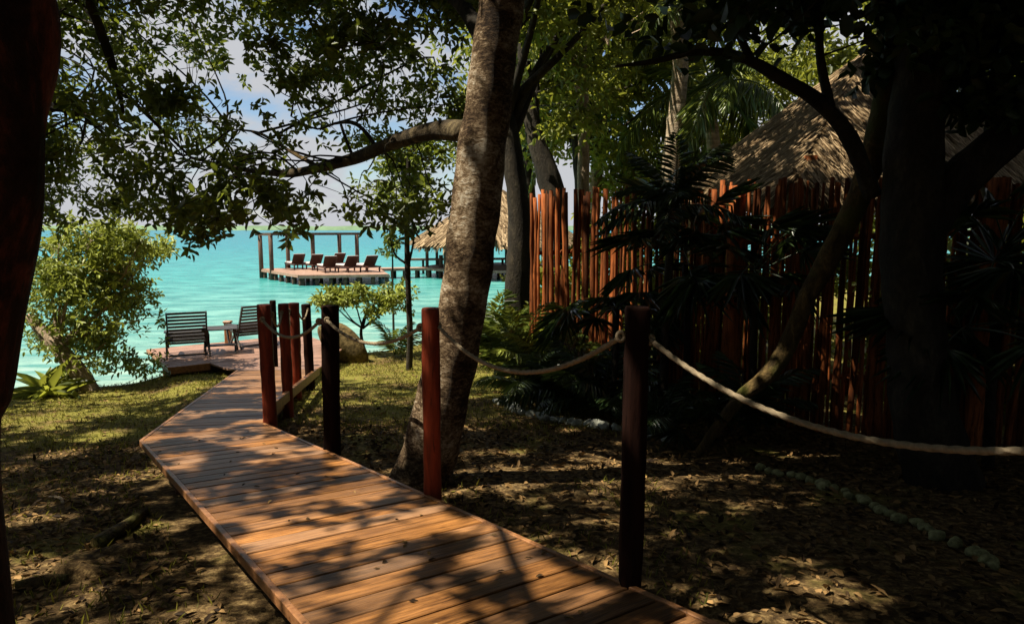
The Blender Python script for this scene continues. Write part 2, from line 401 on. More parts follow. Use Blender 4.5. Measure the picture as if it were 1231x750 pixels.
# ------------------------------------------------------------------ the setting
xs = np.concatenate([np.linspace(-60, -12, 25), np.linspace(-11.8, 9, 170), np.linspace(9.5, 45, 36)])
ys = np.concatenate([np.linspace(-25, -1, 25), np.linspace(-0.8, 18, 160), np.linspace(18.5, 45, 40)])
X, Y = np.meshgrid(xs, ys)
Z = ground_z(X, Y)
nx, ny = len(xs), len(ys)
i = np.arange(ny - 1)[:, None] * nx; j = np.arange(nx - 1)[None]
F = np.stack([i + j, i + j + 1, i + nx + j + 1, i + nx + j], -1).reshape(-1, 4)
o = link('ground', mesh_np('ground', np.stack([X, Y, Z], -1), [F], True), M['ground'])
tag(o, 'dappled brown forest floor with moss and grass sloping to the lake', kind='structure')

W = 6000.0
ring = [(-W, -W), (W, -W), (W, W), (-W, W)]
o = link('lake', mesh_np('lake', [(x, y, 0) for x, y in ring], [np.array([[0, 1, 2, 3]])]), M['water'])
tag(o, 'turquoise lake water with small ripples', kind='structure')

def shore_strip():
    xs_ = np.linspace(-900, 900, 240); V = []
    g = np.random.default_rng(3)
    h = 3.9 + 0.9 * vnoise(xs_, xs_ * 0, 0.05, 5) + g.uniform(-0.5, 0.5, 240)
    for k, x in enumerate(xs_):
        V += [(x, 570, 0.0), (x, 574, h[k] * 0.75), (x, 590, h[k]), (x, 640, h[k] * 0.8)]
    n = len(xs_); F = []
    for k in range(n - 1):
        for q in range(3): F.append((k * 4 + q, k * 4 + 4 + q, k * 4 + 5 + q, k * 4 + 1 + q))
    return mesh_np('far_shore', V, [np.array(F)], True)
o = link('far_shore', shore_strip(), plain_mat('hazed_shore_trees', (0.13, 0.20, 0.12), 0.9, 0.1, 0.3, 0.08, 0.0))  # distance haze is mixed into this pale grey-green
tag(o, 'low green far shore on the horizon', kind='structure')

# ------------------------------------------------------------------ boardwalk and lake deck
U1 = np.array([-0.6, 0.8]); N1 = np.array([0.8, 0.6])
def st_(s, t): return N1 * s + U1 * t
S0, S1 = 0.76, 1.93
Bl = np.array([-2.99, 5.36]); Br = np.array([-2.30, 6.10])
Cl = np.array([-4.40, 10.78]); Cr = np.array([-3.20, 10.98])
A0, A1 = st_(S0, 0.2), st_(S1, 0.2)
def clip_poly(poly, p, n):           # keep (q-p).n >= 0
    out = []
    for k in range(len(poly)):
        a, b_ = poly[k], poly[(k + 1) % len(poly)]
        da, db = (a - p) @ n, (b_ - p) @ n
        if da >= 0: out.append(a)
        if (da >= 0) != (db >= 0): out.append(a + (b_ - a) * (da / (da - db)))
    return out
def planks(region, along, width, gap, zf, thick, mat, parent, jitter=0.002):
    """boards laid across a region, each one an object with its own origin and its x axis along the board"""
    across = np.array([along[1], -along[0]])
    ts = [q @ along for q in region]; k = 0
    t = min(ts)
    while t < max(ts):
        w = width
        poly = clip_poly(region, along * (t + gap / 2), along)
        if len(poly) > 2: poly = clip_poly(poly, along * (t + w - gap / 2), -along)
        t += w
        if len(poly) < 3: continue
        cen = sum(poly) / len(poly)
        loc = [np.array([(q - cen) @ across, (q - cen) @ along]) for q in poly]
        def dz(x, y): 
            q = cen + across * x + along * y
            return float(zf(q[1]) - zf(cen[1]))
        jz = random.uniform(-jitter, jitter)
        mb = MB(); mb.prism([tuple(q) for q in loc], lambda x, y: dz(x, y) - thick, lambda x, y: dz(x, y))
        o = mb.build('plank', mat, parent, bevel=0.004)
        o.location = (cen[0], cen[1], float(zf(cen[1])) + jz)
        o.rotation_euler = (0, 0, math.atan2(across[1], across[0]))
        k += 1
    return k
bw = empty('boardwalk', (A0[0], A0[1], 0))
bw.location = (0, 0, 0)
tag(bw, 'sloping red-brown timber boardwalk leading down to the lake', kind='structure')
reg1 = [A0, A1, Br, Bl]; reg2 = [Bl, Br, Cr, Cl]
planks(reg1, U1, 0.142, 0.009, deck_z, 0.035, M['plank'], bw)
d2 = (Cl - Bl) / np.linalg.norm(Cl - Bl)
planks(reg2, d2, 0.142, 0.009, deck_z, 0.035, M['plank'], bw)
def edge_beam(name, a, b_, n, w, top, h, mat, parent, zf=deck_z):
    a, b_ = np.array(a), np.array(b_); mb = MB()
    q = [a, b_, b_ + n * w, a + n * w]
    mb.prism([tuple(p) for p in q], lambda x, y: float(zf(y)) + top - h, lambda x, y: float(zf(y)) + top)
    return mb.build(name, mat, parent, bevel=0.003)
nd2 = np.array([d2[1], -d2[0]])
edge_beam('edge_trim', A0, Bl, -N1, 0.028, 0.004, 0.05, M['trim'], bw)
edge_beam('edge_trim', A1, Br, N1, 0.028, 0.004, 0.05, M['trim'], bw)
edge_beam('edge_trim', Bl, Cl, -nd2, 0.028, 0.004, 0.05, M['trim'], bw)
edge_beam('edge_trim', Br, Cr, nd2, 0.028, 0.004, 0.05, M['trim'], bw)
for a, b_, n in ((A0, Bl, N1), (Bl, Cl, nd2)):
    edge_beam('side_joist', a + n * 0.05, b_ + n * 0.05, n, 0.04, -0.036, 0.14, M['under'], bw)
for a, b_, n in ((A1, Br, -N1), (Br, Cr, -nd2)):
    edge_beam('side_joist', a + n * 0.05, b_ + n * 0.05, n, 0.04, -0.036, 0.12, M['under'], bw)
def stub(x, y, zt, parent, r=0.05, mat=None, zb=None):
    zb = float(ground_z(x, y)) - 0.15 if zb is None else zb
    v, F, caps = tube_arr(np.array([[x, y, zb], [x, y, (zb + zt) / 2], [x, y, zt]]), r, 8)
    return link('support_post', mesh_np('support_post', v, [F] + caps, False), mat or M['under'], parent)
for t in (0.8, 2.0, 3.2, 4.4, 5.6):
    for s in (S0 + 0.12, S1 - 0.12):
        q = st_(s + (0.12 if s < 1 else -0.12), t); stub(q[0], q[1], float(deck_z(q[1])) - 0.05, bw)
for f in (0.3, 0.65, 0.95):
    for e in (Bl + (Cl - Bl) * f + nd2 * 0.12, Br + (Cr - Br) * f - nd2 * 0.12):
        stub(e[0], e[1], float(deck_z(e[1])) - 0.05, bw)
# low kerb rail along the rope posts
kr = MB(); pa, pb = Br + nd2 * 0.05 + d2 * 0.2, Cr + nd2 * 0.05 - d2 * 1.2
kr.bar((pa[0], pa[1], float(deck_z(pa[1])) + 0.085), (pb[0], pb[1], float(deck_z(pb[1])) + 0.085), 0.05, 0.11)
kr.build('kerb_rail', M['trim'], bw, 0.004)

dk = empty('lake_deck')
tag(dk, 'level timber sun deck at the water edge with two chairs', kind='structure')
FL = np.array([-5.72, 11.2]); LL = np.array([-6.97, 12.87])
dv = (LL - FL) / np.linalg.norm(LL - FL); de = np.array([dv[1], -dv[0]])
NF = FL + de * 0.63
FE = FL + de * 3.05
FAR0, FAR1 = LL, LL + de * 3.05
zlev = lambda y: np.asarray(y) * 0 + 0.474
planks([FL, FE, FAR1, FAR0], dv, 0.142, 0.009, zlev, 0.035, M['deckwood'], dk)
# wedge between the walk and the deck
planks([Cl, Cr + np.array([0.0, 0.0]), FE - dv * 0.01, NF - dv * 0.01], d2, 0.142, 0.009, deck_z, 0.035, M['deckwood'], dk)
edge_beam('edge_trim', FL, LL, -de, 0.03, 0.004, 0.06, M['trim'], dk, zlev)
edge_beam('edge_trim', FL, NF, -dv, 0.03, 0.004, 0.12, M['trim'], dk, zlev)
edge_beam('edge_trim', LL, FAR1, dv, 0.03, 0.004, 0.12, M['trim'], dk, zlev)
edge_beam('side_joist', FL + de * 0.05, LL + de * 0.05, de, 0.05, -0.036, 0.15, M['under'], dk, zlev)
edge_beam('side_joist', FL + dv * 0.05, FE + dv * 0.05, dv, 0.05, -0.036, 0.15, M['under'], dk, zlev)
for a in (0.25, 1.2, 2.1, 2.9):
    for bq in (0.2, 1.8):
        q = FL + de * a + dv * bq; stub(q[0], q[1], 0.43, dk, 0.07, None, -0.9)

# ------------------------------------------------------------------ rope posts and ropes
def rope_post(px_base, x, y, h, r, label, mat, square=0.0, top_z=None, seed=0, rough=0.06):
    zb = float(ground_z(x, y)) - 0.1; zt = float(deck_z(y)) + h
    n = 16; zs = np.linspace(zb, zt - 0.012, n); sides = 14
    ang = np.linspace(0, 2 * math.pi, sides, endpoint=False) + 0.3
    g = np.random.default_rng(seed); V = []
    def ringv(z, k):
        sq = 1.0 / np.maximum(np.abs(np.cos(ang)), np.abs(np.sin(ang)))
        rr = r * k * (1 + square * (sq - 1) * 0.8) * (1 + rough * np.sin(2 * ang + g.uniform(0, 6)) * 0.7 + rough * 0.4 * np.sin(5 * z + 3 * ang))
        return np.stack([rr * np.cos(ang), rr * np.sin(ang), np.full(sides, z - zb)], 1)
    for z in zs: V.append(ringv(z, 1.0))
    V.append(ringv(zt, 0.90))
    V = np.array(V).reshape(-1, 3); m_ = n + 1
    i = np.arange(m_ - 1)[:, None] * sides; j = np.arange(sides)[None]; k = (j + 1) % sides
    F = np.stack([i + j, i + k, i + sides + k, i + sides + j], -1).reshape(-1, 4)
    me = mesh_np('rope_post', V, [F, (np.arange(sides) + (m_ - 1) * sides)[None]], False)
    me.polygons.foreach_set('use_smooth', np.array([True] * len(F) + [False])); me.update()
    o = link('rope_post', me, mat); o.location = (x, y, zb); o.rotation_euler = (R(g.uniform(-1.2, 1.2)), R(g.uniform(-1.2, 1.2)), 0)
    tag(o, label, 'post', 'rope posts beside the boardwalk')
    return np.array([x, y, zt])
PA = rope_post(0, -2.24, 6.16, 1.10, 0.062, 'red-brown log post at the boardwalk bend with a knotted rope', M['post'], 0.2, seed=1)
PB = rope_post(0, -2.47, 7.35, 1.10, 0.058, 'red-brown log post second from the boardwalk bend toward the lake', M['post'], 0.2, seed=2)
PC = rope_post(0, -2.76, 8.55, 1.10, 0.066, 'red-brown log post with rope loops third from the boardwalk bend', M['post'], 0.3, seed=3)
PD = rope_post(0, -2.82, 9.35, 1.08, 0.062, 'shaded log post fourth from the bend nearest the lake deck', M['postshade'], 0.3, seed=4)
PE = rope_post(0, -3.98, 11.25, 1.12, 0.05, 'thin shaded post at the lake deck only its top showing', M['postshade'], 0.3, seed=5)
PF = rope_post(0, -1.38, 5.04, 1.10, 0.060, 'deeply shaded square post between the bend and the big tree', M['postshade'], 0.75, seed=6)
PG = rope_post(0, -0.47, 3.86, 1.10, 0.052, 'red round post standing against the big leaning tree trunk', M['post'], 0.1, seed=7)
PH = rope_post(0, 0.475, 2.60, 1.12, 0.046, 'tall deeply shaded post nearest to the viewer with two ropes', M['postshade'], 0.7, seed=8)
PI_ = np.array([1.50, 1.16, float(deck_z(1.16)) + 1.1])
rope_post(0, PI_[0], PI_[1], 1.12, 0.05, 'post at the foreground end of the long sagging rope', M['postshade'], 0.5, seed=9)

def rope(a, b_, sag, label, r=0.0105, ka=None, kb=None):
    a, b_ = np.asarray(a, float), np.asarray(b_, float); L = np.linalg.norm(b_ - a); n = int(max(40, L * 220))
    u = np.linspace(0, 1, n)
    p = a + (b_ - a) * u[:, None]; p[:, 2] -= sag * 4 * u * (1 - u)
    v, F, caps = tube_arr(p, r, 12, twist=2 * math.pi / 0.042 / 3, strands=3)
    t = empty('rope', tuple(a)); tag(t, label, 'rope', 'ropes strung between the posts')
    o = link('strand', mesh_np('strand', v - a, [F] + caps, True), M['rope'], t)
    for q in (a, b_):
        g = np.linspace(0, 2 * math.pi, 13)
        ringp = np.stack([q[0] + r * 1.3 * np.cos(g), q[1] + 0 * g, q[2] + r * 1.6 * np.sin(g)], 1) - a
        vv, FF, cc_ = tube_arr(ringp, r * 0.9, 8)
        link('knot', mesh_np('knot', vv, [FF] + cc_, True), M['rope'], o)
off = lambda P, dx, dy, dz: P + np.array([dx, dy, dz])
rope(off(PF, 0.02, -0.07, -0.10), off(PG, -0.05, -0.03, -0.11), 0.13, 'rope sagging from the shaded square post to the red post by the tree', 0.011)
rope(off(PG, 0.05, -0.03, -0.10), off(PH, -0.055, 0.0, -0.115), 0.20, 'rope sagging between the red post and the tall shaded post')
rope(off(PH, 0.055, -0.02, -0.125), off(PI_, -0.04, 0.02, -0.15), 0.22, 'long thick rope sagging from the tall shaded post across the dark foreground', 0.0098)
rope(off(PA, -0.01, -0.07, -0.13), off(PF, -0.06, 0.0, -0.12), 0.14, 'rope hanging from the bend post to the shaded square post', 0.012)
rope(off(PA, 0.03, 0.07, -0.10), off(PB, -0.01, -0.06, -0.09), 0.13, 'rope between the bend post and the second red log post', 0.011)
rope(off(PB, 0.02, 0.06, -0.09), off(PC, -0.03, -0.07, -0.09), 0.18, 'rope between the second and third red log posts', 0.011)
rope(off(PC, 0.03, 0.06, -0.08), off(PD, 0.02, -0.07, -0.07), 0.14, 'rope looped between the third red post and shaded lake-side post', 0.011)

# ------------------------------------------------------------------ lake deck furniture
def deck_chair(loc, rz, label):
    t = empty('deck_chair', loc, rz); tag(t, label, 'chair', 'slatted chairs on the lake deck'); t.scale = (1.03, 1.03, 1.03)
    W2 = 0.31                                             # local +y faces the lake
    lo, hi = Vector((0, -0.10, 0.22)), Vector((0, -0.40, 0.80))
    bk, st = MB(), MB()
    for s in (-1, 1):
        bk.bar((s * W2, lo.y + 0.03, lo.z - 0.06), (s * W2, hi.y, hi.z), 0.028, 0.045)
        st.bar((s * W2, -0.14, 0.24), (s * W2, 0.46, 0.34), 0.028, 0.045)
    bk.bar((-W2 + 0.014, lo.y - 0.05, lo.z + 0.06), (W2 - 0.014, lo.y - 0.05, lo.z + 0.06), 0.02, 0.03)
    st.bar((-W2 + 0.014, 0.2, 0.28), (W2 - 0.014, 0.2, 0.28), 0.02, 0.03)
    bk = bk.build('backrest', M['chair'], t, 0.003); st = st.build('seat', M['chair'], t, 0.003)
    for s in (-1, 1):
        MB().bar((s * (W2 + 0.03), 0.12, 0.36), (s * (W2 + 0.03), -0.36, 0.0), 0.03, 0.04).build('leg', M['chair'], t, 0.003)
        MB().bar((s * (W2 + 0.03), -0.16, 0.36), (s * (W2 + 0.03), 0.26, 0.0), 0.03, 0.04).build('leg', M['chair'], t, 0.003)
        MB().bar((s * (W2 + 0.03), 0.26, 0.0), (s * (W2 + 0.03), 0.40, 0.40), 0.03, 0.04).build('front_strut', M['chair'], t, 0.003)
        MB().box((s * (W2 + 0.03), 0.10, 0.42), (0.06, 0.52, 0.022), 0, R(-4)).build('armrest', M['chair'], t, 0.003)
    for k in range(10):
        p = lo.lerp(hi, 0.02 + k * 0.106)
        MB().box(p, (2 * W2 - 0.03, 0.016, 0.042), 0, R(27)).build('slat', M['chair'], bk, 0.002)
    for k in range(7):
        f = k / 6; MB().box((0, -0.08 + 0.52 * f, 0.265 + 0.085 * f), (2 * W2 - 0.03, 0.05, 0.016), 0, R(9)).build('slat', M['chair'], st, 0.002)
    MB().bar((-W2, -0.30, 0.045), (W2, -0.30, 0.045), 0.025, 0.03).build('stretcher', M['chair'], t)
    return t
def on_level(px, py, z=0.474):
    d = ray(px, py); return np.array([0, 0, EYE]) + d * ((z - EYE) / d[2])
q = on_level(222, 428)
deck_chair((q[0], q[1] + 0.15, 0.476), R(26), 'black slatted lounge chair on its own at the deck corner')
q = on_level(294, 417)
deck_chair((q[0] + 0.08, q[1] + 0.2, 0.476), R(42), 'black slatted lounge chair partly hidden behind the red posts')
q = on_level(263, 425)
t = empty('side_table', (q[0], q[1] + 0.1, 0.476), R(22)); t.scale = (1.2, 1.2, 1.1); tag(t, 'small black folding side table between the two lounge chairs', 'table')
tp = MB()
for s in (-1, 1): tp.bar((s * 0.21, -0.19, 0.395), (s * 0.21, 0.19, 0.395), 0.03, 0.03)
tp = tp.build('top', M['chair'], t, 0.002)
for k in range(5): MB().box((0, -0.18 + 0.09 * k, 0.42), (0.50, 0.078, 0.018)).build('slat', M['chair'], tp, 0.002)
for s in (-1, 1):
    MB().bar((s * 0.20, -0.16, 0.40), (s * 0.24, 0.16, 0.0), 0.028, 0.035).build('leg', M['chair'], t, 0.002)
    MB().bar((s * 0.22, 0.16, 0.40), (s * 0.21, -0.16, 0.0), 0.028, 0.035).build('leg', M['chair'], t, 0.002)
MB().box((0, 0, 0.13), (0.40, 0.16, 0.02)).build('shelf', M['chair'], t, 0.002)
q = on_level(264, 419)
mb = MB(); mb.box((0, 0, 0.21), (0.13, 0.10, 0.42)).box((0, 0, 0.44), (0.16, 0.13, 0.045))
o = mb.build('mooring_stump', M['trim'], None, 0.012); o.location = (q[0] - 0.05, q[1] + 0.55, 0.476)
tag(o, 'short orange-brown wooden stump behind the small side table', 'stump')

# ------------------------------------------------------------------ bathing platform out on the lake
pf = empty('bathing_platform'); tag(pf, 'timber bathing platform on pilings out in the lake', 'platform')
ZP = 0.52
PL, PFL, PFR, PBR = (np.array(q) for q in ((-13.9, 37.8), (-10.2, 32.6), (-6.0, 33.2), (-8.1, 40.3)))
MB().prism([tuple(q) for q in (PFL, PFR, PBR, PL)], lambda x, y: ZP - 0.07, lambda x, y: ZP).build('deck', M['platform'], pf)
for a, b_ in ((PFL, PFR), (PL, PFL), (PFR, PBR), (PBR, PL)):
    MB().bar((a[0], a[1], ZP - 0.10), (b_[0], b_[1], ZP - 0.06), 0.10, 0.13).build('edge_beam', M['platform'], pf)
def piling(x, y, zt, parent, r=0.10, name='piling', mat='piling'):
    v, F, caps = tube_arr(np.array([[x, y, -0.8], [x, y, zt / 2], [x, y, zt]]), r, 8, 0.05, int(abs(x * 100)))
    return link(name, mesh_np(name, v, [F] + caps, True), M[mat], parent)
for u in np.linspace(0.03, 0.97, 7):
    q = PFL + (PFR - PFL) * u; piling(q[0], q[1] + 0.15, ZP - 0.1, pf)
    q = PL + (PFL - PL) * u; piling(q[0] + 0.15, q[1], ZP - 0.1, pf)
    q = PL * 0.5 + PFL * 0.5 + (PFR - PFL) * u; piling(q[0], q[1], ZP - 0.1, pf)
pg = empty('pergola'); tag(pg, 'open timber pergola of tall posts and beams on the bathing platform', 'pergola')
ZT = 2.36
pp = [np.array([-13.85, 37.7]), np.array([-12.75, 36.2])]
for px in (347, 377, 409, 430):
    k = (px - CX) / FPX; d = PBR - PL
    u = (k * PL[1] - PL[0]) / (d[0] - k * d[1]); pp.append(PL + d * u)
for n_, q in enumerate(pp): piling(q[0], q[1], ZT, pg, 0.115, 'post')
for a, b_ in ((pp[0], pp[-1]), (pp[0], pp[1])):
    e = (b_ - a) / np.linalg.norm(b_ - a) * 0.25
    MB().bar((*(a - e), ZT + 0.05), (*(b_ + e), ZT + 0.05), 0.12, 0.14).build('beam', M['piling'], pg)
def lounger(x, y, rz, label):
    t = empty('sun_lounger', (x, y, ZP), rz); tag(t, label, 'lounger', 'sun loungers on the bathing platform')
    fr = MB(); fr.bar((-0.33, -0.95, 0.27), (-0.33, 0.95, 0.27), 0.06, 0.08).bar((0.33, -0.95, 0.27), (0.33, 0.95, 0.27), 0.06, 0.08)
    for k in (-0.92, 0.0, 0.92): fr.bar((-0.31, k, 0.27), (0.31, k, 0.27), 0.06, 0.06)
    fr.build('frame', M['lounger'], t)
    for sx_ in (-0.33, 0.33):
        for sy in (-0.8, 0.8): MB().bar((sx_, sy, 0), (sx_, sy, 0.25), 0.06, 0.06, (0, 1, 0)).build('leg', M['lounger'], t)
    MB().box((0, 0.38, 0.345), (0.62, 1.15, 0.08)).build('cushion', M['cloth'], t, 0.02)
    MB().box((0, -0.50, 0.56), (0.64, 0.70, 0.05), 0, R(-48)).build('backrest', M['lounger'], t, 0.01)
    MB().box((0, -0.47, 0.60), (0.60, 0.66, 0.05), 0, R(-48)).build('back_cushion', M['cloth'], t, 0.015)
for px, dep, rz, lab in ((356, 37.6, 60, 'brown sun lounger furthest to the left on the platform beside a pergola post'),
                         (377, 37.0, 60, 'brown sun lounger second from the left on the bathing platform'),
                         (404, 38.6, 60, 'brown sun lounger set furthest back on the bathing platform'),
                         (394, 34.9, 60, 'brown sun lounger at the middle front of the bathing platform'),
                         (418, 35.1, 60, 'brown sun lounger second from the right on the bathing platform'),
                         (441, 35.4, 60, 'brown sun lounger at the right end of the bathing platform')):
    lounger((px - CX) / FPX * dep, dep, R(34 + random.uniform(-5, 5)), lab)
# walkways and the palapa on the water
ww = empty('pier_walkway'); tag(ww, 'low plank pier walkway joining the bathing platform to the palapa', 'pier')
MB().bar((-7.4, 37.6, ZP - 0.03), (2.0, 39.6, ZP - 0.03), 1.1, 0.14).build('deck', M['platform'], ww)
for u in np.linspace(0.02, 0.98, 15):
    for s in (-0.45, 0.45): piling(-7.4 + 9.4 * u, 37.6 + 2.0 * u + s, ZP - 0.05, ww, 0.08)
MB().bar((-6.5, 41.2, 0.86), (1.5, 42.4, 0.86), 0.5, 0.12).build('upper_rail', M['platform'], ww)
for u in np.linspace(0.02, 0.98, 9): piling(-6.5 + 8 * u, 41.2 + 1.2 * u, 0.82, ww, 0.075)
piling(-3.95, 38.0, 1.25, ww, 0.11)
o = piling(-6.15, 40.6, 1.35, None, 0.13, 'mooring_pile'); tag(o, 'short dark mooring pile rising beside the right lounger', 'mooring pile')

def strips_on(tri, n, length, width, lift, g, down):
    """thatch strips scattered on a triangle; returns verts, faces, attr"""
    a, b_, c_ = (np.asarray(p, float) for p in tri)
    r1, r2 = np.sqrt(g.uniform(0, 1, n)), g.uniform(0, 1, n)
    P = a * (1 - r1)[:, None] + b_ * (r1 * (1 - r2))[:, None] + c_ * (r1 * r2)[:, None]
    nrm = np.cross(b_ - a, c_ - a); nrm /= np.linalg.norm(nrm); nrm *= np.sign(nrm[2])
    D = np.asarray(down, float) + g.normal(0, 0.13, (n, 3)); D -= np.outer(D @ nrm, nrm) * 1.0
    D /= np.linalg.norm(D, axis=1)[:, None]
    S = np.cross(D, nrm); L = length * g.uniform(0.6, 1.3, n); Wd = width * g.uniform(0.5, 1.4, n)
    h0, h1 = lift * g.uniform(0.1, 0.7, n), lift * g.uniform(0.5, 1.9, n)
    p0 = P + nrm * h0[:, None]; p1 = P + D * L[:, None] + nrm * h1[:, None] + np.array([0, 0, -1]) * (L * g.uniform(0.0, 0.12, n))[:, None]
    V = np.stack([p0 - S * Wd[:, None] / 2, p0 + S * Wd[:, None] / 2, p1 + S * Wd[:, None] / 3, p1 - S * Wd[:, None] / 3], 1)
    return V
def thatch_roof(t, apex, corners, n, length, width, lift, seed, name='roof'):
    g = np.random.default_rng(seed); V = []
    m_ = len(corners); apex = np.asarray(apex, float); cs = [np.asarray(c_, float) for c_ in corners]
    base = link(name, mesh_np(name, [apex] + cs, [np.array([(0, 1 + k, 1 + (k + 1) % m_) for k in range(m_)])]), M['thatchbase'], t)
    for k in range(m_):
        b_, c_ = cs[k], cs[(k + 1) % m_]
        dn = (b_ + c_) / 2 - apex; dn /= np.linalg.norm(dn)
        V.append(strips_on((apex, b_, c_), n, length, width, lift, g, dn))
        # eave fringe
        f = g.uniform(0, 1, n // 4); P = b_ + (c_ - b_) * f[:, None] - dn * 0.15
        D = dn * 0.35 + np.array([0, 0, -0.8]) + g.normal(0, 0.15, (len(f), 3)); S = (c_ - b_) / np.linalg.norm(c_ - b_)
        L = length * g.uniform(0.35, 0.9, len(f)); w_ = width * g.uniform(0.4, 1.2, len(f))
        p1 = P + dn * 0.15 + D * L[:, None]
        V.append(np.stack([P - S * w_[:, None], P + S * w_[:, None], p1 + S * w_[:, None] * 0.4, p1 - S * w_[:, None] * 0.4], 1))
    V = np.concatenate(V); nn = len(V)
    o = link('thatch', mesh_np('thatch', V.reshape(-1, 3), [np.arange(nn * 4).reshape(-1, 4)], False, np.repeat(g.uniform(0, 1, nn), 4)), M['thatch'], base)
    o['kind'] = 'stuff'
pal = empty('water_palapa'); tag(pal, 'round thatched palapa on stilts over the lake behind the big tree', 'palapa')
pc = np.array([-0.85, 40.0])
cn = [(pc[0] + 4.8 * math.cos(a), pc[1] + 4.8 * math.sin(a), 2.15) for a in np.linspace(0, 2 * math.pi, 12, endpoint=False)]
thatch_roof(pal, (pc[0], pc[1], 5.1), cn, 900, 0.7, 0.09, 0.05, 21)
for a in np.linspace(0.2, 2 * math.pi + 0.2, 10, endpoint=False):
    piling(pc[0] + 4.1 * math.cos(a), pc[1] + 4.1 * math.sin(a), 2.5, pal, 0.09, 'post')
MB().prism([(pc[0] + 4.3 * math.cos(a), pc[1] + 4.3 * math.sin(a)) for a in np.linspace(0, 2 * math.pi, 12, endpoint=False)], lambda x, y: 0.40, lambda x, y: 0.53).build('deck', M['platform'], pal)

# ------------------------------------------------------------------ stake fence and thatched hut
fence = empty('stake_fence'); tag(fence, 'tall fence of rough red-brown upright stakes in front of the hut', 'fence')
FP = [np.array([0.28, 9.3]), np.array([3.0, 6.5]), np.array([6.4, 5.2]), np.array([9.5, 4.2])]
stake_meshes = []
for k in range(8):
    g = np.random.default_rng(50 + k); zs = np.linspace(0, 1, 9)
    path = np.stack([0.014 * np.cumsum(g.normal(0, 0.6, 9)), 0.012 * np.cumsum(g.normal(0, 0.5, 9)), zs * 2.5], 1); path[:, :2] -= path[:, :2].mean(0)
    v, F, caps = tube_arr(path, np.interp(zs, [0, 1], [0.029, 0.022]) * g.uniform(0.75, 1.25), 7, 0.14, k)
    me = mesh_np('stake', v, [F] + caps, True); me.materials.append(M['stake']); stake_meshes.append(me)
def fence_at(dist):
    for a, b_ in zip(FP[:-1], FP[1:]):
        L = np.linalg.norm(b_ - a)
        if dist <= L: return a + (b_ - a) * dist / L
        dist -= L
    return FP[-1]
dist = 0.0; ns = 0
while dist < 9.8:
    q = fence_at(dist)
    o = link('stake', random.choice(stake_meshes), None, fence)
    zt = np.interp(dist, [0, 3.9, 9.8], [3.24, 3.23, 3.15]) + random.uniform(-0.07, 0.06)
    zb = float(ground_z(q[0], q[1])) - 0.1
    o.location = (q[0] + random.uniform(-0.02, 0.02), q[1] + random.uniform(-0.02, 0.02), zb)
    o.rotation_euler = (R(random.uniform(-0.9, 0.9)), R(random.uniform(-0.9, 0.9)), random.uniform(0, 6.28))
    wsc = random.uniform(0.75, 1.35) * (1.0 if dist < 1.4 else 0.82); o.scale = (wsc, wsc, (zt - zb) / 2.5)
    dist += 0.038 * wsc + random.choice([0.0, 0.002, 0.004, 0.008, 0.016] if dist < 1.4 else [0.0, 0.004, 0.008, 0.012, 0.020]); ns += 1
for zz in (0.55, 1.9):
    for a, b_ in zip(FP[:-1], FP[1:]):
        n_ = np.array([-(b_ - a)[1], (b_ - a)[0]]); n_ /= np.linalg.norm(n_); n_ *= np.sign(n_[1])
        za, zb = float(ground_z(*a)) + zz, float(ground_z(*b_)) + zz
        tube('cross_rail', [(*(a + n_ * 0.06), za), (*((a + b_) / 2 + n_ * 0.06), (za + zb) / 2), (*(b_ + n_ * 0.06), zb)], [0.03], M['stake'], fence, 7, 8, 0.05, 3)
for d_ in (2.95, 5.2, 8.0):
    q = fence_at(d_); zb = float(ground_z(*q)) - 0.1
    tube('fence_post', [(q[0], q[1] - 0.05, zb), (q[0], q[1] - 0.05, 2.0), (q[0], q[1] - 0.05, 3.22)], [0.095, 0.09], M['stake'], fence, 10, 10, 0.05, 4)

hut = empty('thatched_hut'); tag(hut, 'thatched hut with a steep palm-leaf roof behind the stake fence', 'hut')
HN, HL, HR = np.array([3.55, 8.6]), np.array([2.75, 11.7]), np.array([8.0, 9.3])
HF = HL + HR - HN; HC = (HN + HF) / 2
ZE = 3.42
thatch_roof(hut, (5.3, 10.6, 5.4), [(*HN, ZE), (*HR, ZE), (*HF, ZE), (*HL, ZE)], 7500, 0.42, 0.019, 0.05, 22)
for c_ in (HN, HR, HF, HL):
    q = c_ + (HC - c_) * 0.14; zb = float(ground_z(*q)) - 0.1
    tube('post', [(q[0], q[1], zb), (q[0], q[1], 2), (q[0], q[1], 3.7)], [0.08], M['stake'], hut, 9, 6)
for a, b_ in ((HN, HL), (HN, HR)):
    a2, b2 = a + (HC - a) * 0.15, b_ + (HC - b_) * 0.15
    for u in np.linspace(0.03, 0.97, 26):
        q = a2 + (b2 - a2) * u
        o = link('wall_stake', random.choice(stake_meshes), None, hut); zb = float(ground_z(*q)) - 0.1
        o.location = (q[0], q[1], zb); o.scale = (0.9, 0.9, (3.5 - zb) / 2.5); o.rotation_euler = (0, 0, random.uniform(0, 6))

